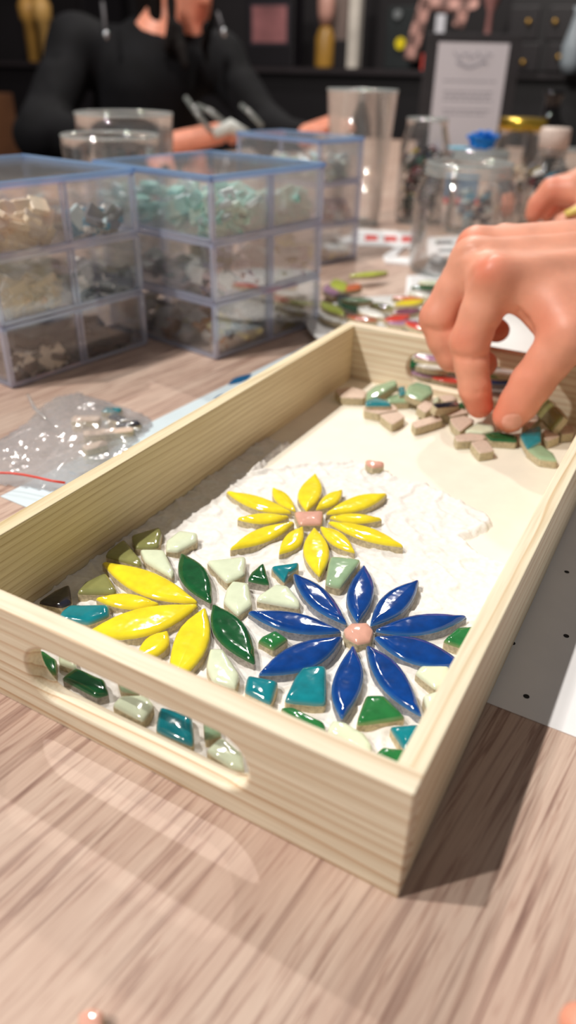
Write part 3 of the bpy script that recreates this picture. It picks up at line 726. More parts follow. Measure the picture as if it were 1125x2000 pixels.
acrylic_box((-433, 244), lx, 147, 150, 'clear storage box with three tiers at the left edge, cream tiles inside', {
    (2, 0): ('in the top near drawer of the left box', ['cream', 'cream', 'ivory'], 46, 27, 'cream tiles in the left box'),
    (1, 0): ('in the middle near drawer of the left box', ['ivory', 'cream', 'white'], 36, 18, 'ivory tiles in the left box'),
    (0, 0): ('in the bottom near drawer of the left box', ['white', 'ivory', 'brown', 'dark', 'dark'], 20, 9, 'sparse tiles in the left box bottom'),
    (2, 1): ('in the top far drawer of left box', ['frost', 'ash', 'sky', 'white'], 26, 15, 'frosted tiles in the left box'),
    (1, 1): ('in the middle far drawer of left box', ['ash', 'dark', 'dark', 'white'], 22, 14, 'grey tiles in the left box'),
    (0, 1): ('in the bottom far drawer of left box', ['dark', 'brown', 'dark'], 18, 12, 'dark tiles in the left box')}, 3, 'left storage box')
acrylic_box((-333, 389), (27, 146.0), 148, 148, 'clear storage box with turquoise tiles on top, behind the tray corner', {
    (2, 0): ('in the top near drawer of middle box', ['aqua', 'mint', 'aqua', 'frost'], 52, 26, 'turquoise tiles in the middle box'),
    (2, 1): ('in the top far drawer of middle box', ['mint', 'aqua', 'frost'], 36, 24, 'mint tiles in the middle box'),
    (1, 0): ('in the middle near drawer of middle box', ['rose', 'white', 'lilac', 'ash'], 36, 16, 'pinkish tiles in the middle box'),
    (1, 1): ('in the middle far drawer of middle box', ['rose', 'lilac', 'olive', 'white'], 28, 18, 'rose tiles in the middle box'),
    (0, 0): ('in the bottom near drawer of middle box', ['amber', 'white', 'butter', 'brown', 'white', 'ivory'], 44, 24, 'amber tiles in the middle box'),
    (0, 1): ('in the bottom far drawer of middle box', ['olive', 'white', 'brown', 'ash'], 30, 18, 'olive tiles in the middle box')}, 5, 'middle storage box')
acrylic_box((-428, 764), (21, 80.0), 84, 150, 'clear storage box standing farthest back, beside the tall glass', {
    (2, 0): ('in the top drawer of rear box', ['mint', 'white', 'frost'], 36, 24, 'mint tiles in the rear box'),
    (1, 0): ('in the middle drawer of rear box', ['rose', 'white', 'lilac'], 32, 20, 'pinkish tiles in the rear box'),
    (0, 0): ('in the bottom drawer of rear box', ['olive', 'dark', 'gold'], 22, 12, 'olive tiles in the rear box')}, 8, 'rear storage box')

# ------------------------------------------------------------------ glasses and jars
def vessel(name, c, prof, label, cat, rimr=None, lid=None, wall=2.0):
    c = np.array(c, float); t = thing(name, c, label, cat)
    inner = [(max(r-wall, .5), z+(wall if i == 0 else 0)) for i, (r, z) in enumerate(prof)]
    g = G(); g.lathe(c, [(0.3, 0)]+prof+inner[::-1]+[(.3, wall)], 44); g.build('glass_wall', M_glass, t, c, True)
    r, z = prof[-1]
    g = G(); g.tube([(c[0]+(r-wall/2)*math.cos(a), c[1]+(r-wall/2)*math.sin(a), c[2]+z) for a in np.linspace(0, 2*math.pi, 45)], wall*.9, 8, False); g.build('rim', M_glassrim, t, c, True)
    g = G(); r0 = prof[0][0]; g.tube([(c[0]+r0*math.cos(a), c[1]+r0*math.sin(a), c[2]+2.2) for a in np.linspace(0, 2*math.pi, 45)], 2.0, 8, False); g.build('foot_ring', M_glassrim, t, c, True)
    return t
def gpt(u, d, z=0.):
    """ground point below the pixel column u at horizontal distance d"""
    p = up(u, 300, 1000.); v = (p-CP)[:2]; v /= np.linalg.norm(v); return np.array([CP[0]+v[0]*d, CP[1]+v[1]*d, z])
vessel('drinking_glass', (-522, 1090, 0), [(38, 0), (41, 6), (56, 200)], 'tall tapered empty drinking glass behind the rear storage box', 'glass')
vessel('glass_bowl', (-655, 640, 0), [(44, 0), (54, 30), (60, 140), (59, 152)], 'wide clear glass with low rim, in front of the other wide glass', 'glass')
vessel('glass_bowl', (-722, 748, 0), [(50, 0), (58, 30), (66, 150), (66, 170)], 'wide clear glass behind, nearest the person in black', 'glass')
jb = vessel('glass_jar', (-262, 850, 0), [(58, 0), (64, 8), (65, 92), (60, 108), (53, 116), (53, 130)], 'large empty open glass jar behind the reaching hand', 'jar', wall=2.6)
g = G()
for z in (119, 124):
    g.tube([(-262+54*math.cos(a), 850+54*math.sin(a), z) for a in np.linspace(0, 2*math.pi, 41)], 1.3, 6, False)
g.build('screw_thread', M_glassrim, jb, (-262, 850, 0), True)
jd = (-440, 1175, 0)
vessel('glass_jar', jd, [(36, 0), (41, 8), (42, 120), (36, 140), (34, 148), (34, 160)], 'glass jar full of dark mixed tiles beside the tall glass', 'jar')
rg = random.Random(11)
def fill(c, rad, z0, z1, n, mats, lab, grp, sc=1.0):
    hp = []
    for i in range(n):
        a = rg.uniform(0, 6.28); r = rad*math.sqrt(rg.random())*.82; mt = mats[rg.randrange(len(mats))]; q = rg.uniform(.9, 1.35)*sc
        hp.append((mt, Matrix.LocRotScale(Vector((c[0]+r*math.cos(a), c[1]+r*math.sin(a), z0+9+(z1-z0-9)*i/n))*U, Euler((rg.uniform(-.9, .9), rg.uniform(-.9, .9), rg.uniform(0, 6.28))), Vector((q, q, q)))))
    chip_heap('tile_filling', hp, (c[0], c[1], z0), lab, 'tiles')
fill(jd, 38, 3, 112, 120, ['pine', 'navy', 'maroon', 'dark', 'dark', 'gold', 'white', 'pine', 'navy'], 'dark mixed tiles filling the jar beside the tall glass', 'dark tiles in the jar')
M_gold = plain('gold_lid', (214, 178, 70), .25, .08, Metallic=.9)
jg = gpt(1013, 1580); t = vessel('glass_jar', jg, [(40, 0), (46, 10), (46, 110), (40, 128), (38, 140)], 'glass jar with a shiny gold lid behind the large empty jar', 'jar')
g = G(); g.lathe(jg, [(.4, 139), (42, 139), (43, 141), (43, 156), (41, 158), (.4, 158)], 36); g.build('lid', M_gold, t, jg, True)
fill(jg, 42, 3, 80, 46, ['ivory', 'rose', 'cream', 'ash'], 'beige tiles filling the gold-lidded jar', 'beige tiles in the gold-lidded jar')
jr = gpt(1078, 1420); t = vessel('glass_jar', jr, [(32, 0), (38, 8), (38, 80), (26, 100), (22, 108), (22, 120)], 'glass jar with pale stopper and mixed tiles at the right edge', 'jar')
g = G(); g.lathe(jr, [(.4, 112), (19, 112), (19, 121), (24, 122), (24, 150), (22, 153), (.4, 153)], 30); g.build('stopper', plain('pale_stopper', (218, 200, 190), .5), t, jr, True)
fill(jr, 34, 3, 92, 70, ['ash', 'sky', 'gold', 'maroon', 'dark', 'white', 'pine', 'ash'], 'mixed tiles filling the stoppered jar at the right edge', 'mixed tiles in the right jar')
jk = gpt(1135, 1500); t = vessel('glass_jar', jk, [(36, 0), (42, 8), (42, 90), (34, 108), (34, 116)], 'squat glass jar partly cut by the right edge', 'jar')
fill(jk, 38, 3, 80, 40, ['frost', 'sky', 'white', 'dark', 'rose'], 'pale mixed tiles filling the squat jar', 'pale tiles in the squat jar')
# blue rosette lying on the rim of a low jar behind the big one
jw = gpt(940, 1330); t = vessel('glass_jar', jw, [(40, 0), (44, 8), (44, 100), (40, 112)], 'low glass jar hidden behind the large empty jar', 'jar')
g = G(); g.lathe(jw, [(.4, 108), (43, 108), (44, 110), (44, 121), (42, 123), (.4, 123)], 32); g.build('lid', M_glassrim, t, jw, True)
fill(jw, 40, 3, 60, 30, ['sky', 'navy', 'frost'], 'blue tiles filling the low jar', 'blue tiles in the low jar')
M_rose = plain('blue_rose', (0, 128, 222), .5, .15, 60)
fw = gpt(940, 1325, 124.); rt = thing('blue_rosette', fw, 'bright blue crumpled paper rosette above the large empty jar', 'rosette')
def petal_sheet(R0, ang, lean, wdt, ht):
    v = []; f = []
    for i in range(6):
        for j in range(7):
            a = ang+(j-3)/3*wdt; k = i/5; r = R0+lean*k*k*ht+1.2*math.sin(j*2.1+i); z = 2+ht*math.sin(k*1.45)+1.6*math.sin(j*1.7+ang)
            v.append((fw[0]+r*math.cos(a), fw[1]+r*math.sin(a), fw[2]+z))
    for i in range(5):
        for j in range(6): f.append((i*7+j, i*7+j+1, (i+1)*7+j+1, (i+1)*7+j))
    o = mesh_obj('petal', v, f, M_rose, rt, fw, True); m = o.modifiers.new('solid', 'SOLIDIFY'); m.thickness = 1.0*U
for k in range(11): petal_sheet(5+k*1.5, k*2.4, .15+.045*k, .75, 24-k*.9)
g = G(); g.lathe(fw, [(.3, 0), (9, 1), (13, 8), (8, 18), (.3, 20)], 14); g.build('heart', M_rose, rt, fw, True)
v = [gpt(876+8*i, 1320-18*math.sin(i/5*math.pi), 124.6+.6*j) for j in (0, 1) for i in range(6)]
g = G(); a, b = gpt(872, 1325, 124), gpt(918, 1325, 124); m_ = (a+b)/2; pts, _ = lens_pts(a, b, m_+np.array([0, 14, 0]), m_-np.array([0, 14, 0]))
n = len(pts); pts = ccw(pts); mesh_obj('leaf', [(p[0], p[1], 124.2) for p in pts]+[(p[0], p[1], 126) for p in pts], [tuple(range(n-1, -1, -1)), tuple(range(n, 2*n))]+[(i, (i+1) % n, n+(i+1) % n, n+i) for i in range(n)], plain('pale_blue_leaf', (110, 200, 232), .5), rt, fw)
# blue and red packet lying behind the big jar
pk = gpt(900, 1720); g = G(); g.box((pk[0], pk[1], 24), (84, 40, 46), .5); o = g.build('packet', plain('blue_packet', (96, 140, 176), .5), None, (pk[0], pk[1], 1), bevel=4); tag(o, 'blue packet on the table seen through the large empty jar', 'packet')
pk2 = gpt(918, 1640); g = G(); g.box((pk2[0], pk2[1], 4), (80, 26, 7), .5); o = g.build('packet', plain('red_packet', (214, 84, 84), .5), None, (pk2[0], pk2[1], .5), bevel=2); tag(o, 'flat red packet on the table seen through the large empty jar', 'packet')

# cards and scraps on the table behind the tray
def gquad(*uv): return ccw([tuple(at(u, v)[:2]) for u, v in uv])
M_redp = plain('red_print', (220, 84, 78), .6)
sh, og = sheet('printed_card', gquad((668, 478), (690, 448), (812, 455), (812, 485)), M_paper, 'white card with red printed blotches beyond the tray', 'card', .2, .8)
for u, v in ((725, 464), (763, 466), (796, 467)):
    p = [at(u+du, v+dv, 1.1) for du, dv in ((-13, 6), (-11, -6), (12, -5), (13, 6))]; blob('red_print', ccw([tuple(q[:2]) for q in p]), 1.1, M_redp, sh, og)
t = thing('paper_strip', (*at(785, 505)[:2], .2), 'folded white paper strip bent into an angle beside the jar', 'paper strip'); og = (*at(785, 505)[:2], .2)
for q in (((748, 505), (768, 508), (798, 478), (783, 478)), ((748, 505), (752, 515), (812, 521), (812, 508))):
    pq = gquad(*q); n = 4; mesh_obj('fold', [(x, y, .3) for x, y in pq]+[(x, y, 3.2) for x, y in pq], [(3, 2, 1, 0), (4, 5, 6, 7), (0, 1, 5, 4), (1, 2, 6, 5), (2, 3, 7, 6), (3, 0, 4, 7)], M_paper, t, og)
sh, og = sheet('printed_card', gquad((832, 500), (835, 465), (905, 462), (905, 500)), M_paper, 'white card with dark print lying at the base of the large jar', 'card', .2, .8)
for q in (((850, 478), (852, 470), (884, 470), (884, 477)), ((855, 492), (856, 486), (890, 486), (890, 492))):
    blob('dark_print', ccw([tuple(at(u, v, 1.1)[:2]) for u, v in q]), 1.1, plain('grey_print', (96, 100, 106), .6), sh, og)
def scrap():
    c = at(842, 508); V = []; F = []
    for i in range(9):
        for j in range(9):
            x, y = (i-4)/4, (j-4)/4; V.append((c[0]+x*17, c[1]+y*15, 1+12*max(0, 1-(x*x+y*y)*.55)*(.6+.5*abs(mnoise.noise((i*.7, j*.7, 3.))))))
    for i in range(8):
        for j in range(8): F.append((i*9+j, (i+1)*9+j, (i+1)*9+j+1, i*9+j+1))
    o = mesh_obj('tissue', V, F, M_paper, None, (c[0], c[1], .5)); m = o.modifiers.new('solid', 'SOLIDIFY'); m.thickness = .9*U
    tag(o, 'small crumpled white tissue between the plate and the jar', 'tissue')
scrap()

# ------------------------------------------------------------------ plates of petal tiles behind the tray
M_plate = plain('white_plate', (240, 240, 238), .35, .02, 40)
def plate(c, r, label):
    t = thing('plate', c, label, 'plate', 'white plates'); g = G()
    g.lathe(c, [(.4, .3), (r*.66, .3), (r*.74, 2.2), (r*.97, 6.0), (r, 7.2), (r*.985, 8.0), (r*.73, 4.2), (r*.65, 2.2), (.4, 2.2)], 64); g.build('dish', M_plate, t, c, True)
    return t
plate((-205, 566, 0), 116, 'white plate heaped with petal tiles just beyond the tray')
sh, og = sheet('paper_sheet', gquad((790, 598), (795, 540), (905, 530), (930, 600)), M_paper, 'white paper beyond the plate, left of the reaching hand', 'paper', .2, .6)
GP = 'petal tiles heaped on the plate'
def ppet(label, cr, A, B, gz, z, wd=15, lmin=34, lmax=56):
    a, b = cr(*A, z), cr(*B, z); m = (a+b)/2; d = (b-a)[:2]; l = np.linalg.norm(d); d /= l; l = min(lmax, max(lmin, l))
    n = np.array([-d[1], d[0]]); pts, sp = lens_pts(m[:2]-d*l/2, m[:2]+d*l/2, m[:2]+n*wd/2, m[:2]-n*wd/2)
    tile(label, pts, z, 6, gz, GP, sp, 'petal tile', 'petal_tile')
for lb, A, B, gz, z, wd in (
    ('long lime petal tile lying on the plate\'s far rim', (270, 205), (600, 172), 'lime', 14, 13), ('wide lime petal tile standing at the plate\'s far left', (150, 230), (228, 335), 'lime', 14, 18),
    ('orange petal tile beside the wide lime one on the plate', (245, 330), (355, 272), 'orange', 14, 16), ('mauve petal tile at the plate\'s left rim', (85, 255), (150, 395), 'mauve', 12, 15),
    ('dark green petal tile across the plate\'s left side', (160, 390), (380, 520), 'leaf', 14, 15), ('sage petal tile below the orange one on the plate', (250, 405), (425, 410), 'sage', 18, 14),
    ('lime petal tile at the plate\'s left edge near the tray corner', (20, 412), (240, 545), 'lime', 18, 14), ('white petal tile on the plate edge nearest the tray corner', (10, 505), (205, 600), 'white', 13, 14),
    ('rust brown petal tile at the near plate edge above the tray rail', (270, 545), (480, 578), 'rust', 17, 13), ('white petal tile in the middle of the plate\'s left pile', (340, 470), (572, 556), 'white', 20, 15),
    ('olive petal tile on the bare plate centre', (440, 432), (660, 482), 'olive', 13, 13), ('yellow petal tile beside the reaching hand on the plate', (650, 445), (910, 412), 'yellow', 18, 13),
    ('orange petal tile behind the yellow one on the plate', (640, 388), (880, 398), 'orange', 14, 11), ('plum petal tile in front of the yellow one on the plate', (650, 512), (860, 490), 'plum', 20, 14),
    ('red petal tile at the near plate edge left of the hand', (570, 578), (780, 540), 'red', 19, 13), ('pale mauve petal tile nearest the far tray rail', (600, 604), (850, 588), 'mauve', 17, 12),
    ('green petal tile near the white paper left of the knuckles', (835, 300), (985, 300), 'leaf', 13, 14), ('celadon petal tile beside the green one at the knuckles', (940, 258), (1010, 262), 'celadon', 13, 13),
    ('white petal tile under the green one left of the hand', (780, 332), (945, 380), 'white', 12, 14), ('dark plum petal tile deep in the left pile on the plate', (175, 350), (330, 440), 'night', 11, 14),
    ('small red petal tile right at the middle finger', (800, 610), (880, 640), 'red', 20, 11)):
    ppet(lb, cP, A, B, gz, z, wd*1.25)
for lb, A, B, gz, z, wd in (
    ('mauve petal tile uppermost in the far handle hole view', (405, 122), (535, 142), 'mauve', 22, 12), ('white petal tile under the mauve one in the far handle view', (398, 165), (565, 178), 'white', 17, 12),
    ('dark green petal tile in the far handle view', (440, 186), (588, 196), 'leaf', 13, 11), ('pale mauve petal tile lower in the far handle view', (385, 200), (520, 215), 'mauve', 9.5, 12),
    ('red petal tile lowest in the far handle view', (500, 226), (605, 240), 'red', 9, 10), ('dark green petal tile at the left end of far handle view', (372, 180), (400, 130), 'leaf', 12, 12),
    ('white petal tile seen between the fingers and thumb', (750, 190), (845, 200), 'white', 17, 12), ('blue petal tile seen between the fingers and thumb', (740, 238), (805, 240), 'blue', 10, 11),
    ('green petal tile seen between the fingers and thumb', (740, 212), (800, 214), 'green', 13.5, 10)):
    ppet(lb, cF, A, B, gz, z, wd, 30, 46)

# ------------------------------------------------------------------ skin, the reaching hand
def skin_mat(name, base, red):
    b = N(name); tc = b.n('ShaderNodeTexCoord'); ns = b.n('ShaderNodeTexNoise', {'Vector': (tc, 3), 'Scale': 70.0, 'Detail': 4.0}); nf = b.n('ShaderNodeTexNoise', {'Vector': (tc, 3), 'Scale': 900.0, 'Detail': 2.0})
    l = lin(base); r = b.ramp(ns, [(.3, tuple(x*.88 for x in l[:3])+(1,)), (.7, tuple(min(1, x*1.07) for x in l[:3])+(1,))])
    a = b.n('ShaderNodeAttribute', attribute_name='flush'); c = b.mix((a, 2), r, lin(red))
    b.bsdf(c, .46, Subsurface_Weight=.25, Subsurface_Radius=(1.0, .35, .2), Subsurface_Scale=.0035, Specular_IOR_Level=.4, Normal=b.bump(nf, .12, .0004)); return b.m
M_skin = skin_mat('skin', (233, 166, 140), (222, 112, 84))
M_nail = plain('fingernail', (228, 160, 140), .3, .04, 60)
def sdf_hand(chains, body, dents, kf=5, kb=24, extra=()):
    def fn(P):
        tot = None
        for (a, b, ra, rb) in body:
            d = sd_cone(P, a, b, ra, rb); tot = d if tot is None else smin(tot, d, kb)
        for (a, b, ra, rb, k) in extra: tot = smin(tot, sd_cone(P, a, b, ra, rb), k)
        for ch in chains:
            f = None
            for (a, ra), (b, rb) in zip(ch[:-1], ch[1:]):
                d = sd_cone(P, a, b, ra, rb); f = d if f is None else smin(f, d, 3.0)
            tot = smin(tot, f, kf)
        for a, b, amp, w in dents:
            tot = tot+amp*np.exp(-(sd_cone(P, a, b, 0, 0)/w)**2)
        return tot
    return fn
def march(fn, u, v, d0, d1, step=.6):
    ds = np.arange(d0, d1, step); P = np.array([up(u, v, d) for d in ds]); D = fn(P); i = np.argmax(D < 0)
    return P[i] if D[i] < 0 else None
def right_hand():
    J = lambda u, v, d, r: (up(u, v, d), r)
    index = [J(966, 552, 494, 16.5), J(940, 610, 500, 14.0), J(917, 668, 508, 13.6), J(921, 712, 512, 11.6), J(927, 757, 517, 11.0), J(937, 791, 523, 9.6)]
    middle = [J(925, 512, 513, 16), J(888, 570, 522, 14), J(858, 622, 529, 14), J(868, 662, 533, 12.2), J(884, 694, 537, 11.6), J(945, 711, 536, 9.8)]
    ring = [J(930, 482, 548, 14), J(895, 545, 554, 12.5), J(882, 598, 560, 12.3), J(920, 637, 557, 10.4), J(972, 645, 549, 9.0)]
    pinky = [J(985, 470, 580, 12), J(950, 535, 592, 11), J(948, 575, 600, 10), J(962, 592, 598, 8.5)]
    thumb = [J(1112, 655, 478, 16.5), J(1073, 703, 486, 14.4), J(1039, 748, 495, 14.2), J(1014, 787, 503, 13.0), J(995, 813, 509, 11.6)]
    B = lambda p, q: (up(*p[:3]), up(*q[:3]), p[3], q[3])
    body = [B((966, 552, 494, 16.5), (1270, 585, 500, 24)), B((925, 512, 515, 16), (1280, 545, 515, 24)), B((930, 482, 548, 14), (1285, 478, 540, 22)), B((985, 470, 580, 12), (1290, 485, 560, 20)),
            B((1112, 655, 478, 16.5), (1275, 630, 500, 26)), B((1085, 602, 490, 14), (1220, 600, 495, 22)), B((1290, 535, 520, 30), (1480, 520, 540, 31)), B((1480, 520, 540, 31), (2100, 480, 620, 44))]
    extra = [(up(958, 533, 483), up(964, 538, 484), 8.5, 8.5, 12), (up(985, 526, 480), up(1150, 505, 484), 4, 3.5, 12), (up(924, 494, 505), up(928, 497, 505), 7, 7, 12), (up(960, 490, 503), up(1150, 465, 507), 4, 3.5, 12)]
    chains = [index, middle, ring, pinky, thumb]; f0 = sdf_hand(chains, body, [], extra=extra)
    dents = []
    for pl, amp, w in ((((884, 692), (905, 700), (930, 700), (952, 694)), 1.7, 1.9), (((902, 763), (928, 768), (954, 762)), 1.0, 1.7), (((962, 640), (975, 640), (990, 628)), 1.6, 2.0), (((830, 640), (852, 646), (876, 642)), 1.7, 1.9),
                       (((1014, 752), (1034, 766), (1058, 776)), .9, 1.5), (((1020, 744), (1040, 757), (1064, 766)), .9, 1.5), (((1016, 760), (1032, 774), (1052, 784)), .6, 1.4), (((1012, 606), (1030, 625), (1042, 645)), 1.2, 2.4), (((893, 500), (915, 490), (940, 484)), 1.2, 2.6), (((918, 545), (935, 520), (948, 500)), 1.2, 3.0), (((898, 668), (915, 672), (930, 668)), .5, 1.6)):
        hit = [march(f0, u, v, 440, 620) for u, v in pl]; hit = [h for h in hit if h is not None]
        dents += [(p, q, amp, w) for p, q in zip(hit[:-1], hit[1:])]
    fn = sdf_hand(chains, body, dents, extra=extra)
    pts = np.array([p for c in (index, middle, ring, pinky, thumb) for p, r in c]+[b[0] for b in body]+[b[1] for b in body[:7]])
    lo = pts.min(0)-26; hi = pts.max(0)+34; lo[2] = max(lo[2], 5)
    V, F = surf_net(fn, lo, hi, 1.9)
    fl = np.zeros(len(V))
    for (u, v, d, w, s) in ((955, 528, 480, 11, .75), (905, 668, 500, 14, .45), (937, 795, 520, 18, .55), (993, 815, 505, 20, .5), (835, 615, 535, 18, .5), (905, 480, 540, 12, .7), (1040, 735, 487, 16, .35), (985, 645, 565, 22, .8), (950, 705, 550, 20, .8), (1060, 620, 470, 18, .35), (870, 690, 545, 18, .45)):
        fl += s*np.exp(-(np.linalg.norm(V-up(u, v, d), axis=1)/w)**2)
    og = up(990, 840, 509); og[2] = 12
    o = mesh_obj('hand', V, F.tolist(), M_skin, None, og, True, {'flush': np.clip(fl, 0, .9)})
    m = o.modifiers.new('smooth', 'SMOOTH'); m.factor = .5; m.iterations = 3
    tag(o, 'large bare right hand reaching in to pinch tiles at the tray\'s far end', 'hand')
    def nail(cu, cv, ax, bx, ang, d0, name='fingernail'):
        Vn = []; Fn = []; rows = []
        for i in range(9):
            for j in range(9):
                x, y = (i-4)/4, (j-4)/4; r = max(abs(x), abs(y)); x, y = ax*x*math.sqrt(1-.42*y*y), bx*y*math.sqrt(1-.42*x*x)
                p = march(fn, cu+x*math.cos(ang)-y*math.sin(ang), cv+x*math.sin(ang)+y*math.cos(ang), d0, d0+60)
                if p is None: return
                w = CP-p; w /= np.linalg.norm(w); Vn.append(p+w*(.9-.55*r**4))
        for i in range(8):
            for j in range(8): Fn.append((i*9+j, i*9+j+1, (i+1)*9+j+1, (i+1)*9+j))
        q = mesh_obj(name, Vn, Fn, M_nail, o, og, True); q['label'] = 'pale pink thumbnail'
    nail(1000, 823, 20, 15, math.radians(-8), 470)
    return o
right_hand()

def left_hand():
    J = lambda u, v, d, r: (up(u, v, d), r)
    ch = [[J(1118, 372, 880, 17), J(1078, 372, 888, 15), J(1052, 400, 900, 13), J(1043, 418, 905, 11)], [J(1125, 362, 905, 17), J(1088, 368, 925, 15), J(1072, 402, 935, 13), J(1068, 416, 935, 11)],
          [J(1135, 352, 930, 16), J(1105, 368, 950, 14), J(1098, 400, 955, 12), J(1098, 412, 955, 10)], [J(1150, 352, 950, 14), J(1130, 372, 968, 12), J(1122, 400, 970, 10)], [J(1170, 400, 860, 17), J(1130, 425, 862, 14), J(1098, 436, 868, 11)]]
    B = lambda p, q: (up(*p[:3]), up(*q[:3]), p[3], q[3])
    body = [B((1118, 372, 880, 17), (1250, 372, 890, 26)), B((1125, 362, 905, 17), (1255, 362, 905, 26)), B((1140, 354, 930, 16), (1258, 356, 925, 24)), B((1170, 400, 860, 18), (1255, 385, 885, 26)), B((1258, 368, 905, 32), (1420, 340, 930, 38)), B((1420, 340, 930, 38), (1700, 300, 960, 46))]
    fn = sdf_hand(ch, body, [])
    pts = np.array([p for c in ch for p, r in c]+[b[0] for b in body]+[b[1] for b in body[:5]]); V, F = surf_net(fn, pts.min(0)-26, pts.max(0)+44, 3.2)
    fl = sum(.6*np.exp(-(np.linalg.norm(V-up(u, v, d), axis=1)/18)**2) for u, v, d in ((1050, 410, 895), (1075, 405, 925), (1090, 365, 880)))
    og = up(1100, 400, 900)
    o = mesh_obj('hand', V, F.tolist(), M_skin, None, og, True, {'flush': np.clip(fl, 0, .9)}); m = o.modifiers.new('smooth', 'SMOOTH'); m.factor = .5; m.iterations = 3
    tag(o, 'blurred second hand cut by the right edge above the jars', 'hand')
    a, b = up(1195, 402, 872), up(1250, 350, 880)
left_hand()
# what the second hand holds: pale yellow strip
g = G(); a, b = up(1104, 418, 850), up(1150, 402, 846); g.tube([a, (a+b)/2, b], [3.5, 5, 5], 8); o = g.build('yellow_stick', plain('pale_yellow', (242, 216, 120), .4), None, a, True); tag(o, 'pale yellow stick in the blurred second hand', 'stick')
# fingertip intruding at the lower right corner, close to the lens
def near_finger():
    ch = [(up(1134, 2004, 192), 5.5), (up(1180, 2040, 190), 6.5), (up(1300, 2120, 184), 8)]
    fn = lambda P: smin(sd_cone(P, ch[0][0], ch[1][0], 5.5, 6.5), sd_cone(P, ch[1][0], ch[2][0], 6.5, 8), 3)
    pts = np.array([c[0] for c in ch]); V, F = surf_net(fn, pts.min(0)-12, pts.max(0)+12, 1.2)
    V[:, 2] = np.maximum(V[:, 2], .2)
    o = mesh_obj('fingertip', V, F.tolist(), M_skin, None, (pts[0][0], pts[0][1], .2), True, {'flush': np.full(len(V), .12)}); tag(o, 'blurred fingertip in the lower right corner of the picture', 'finger')
near_finger()

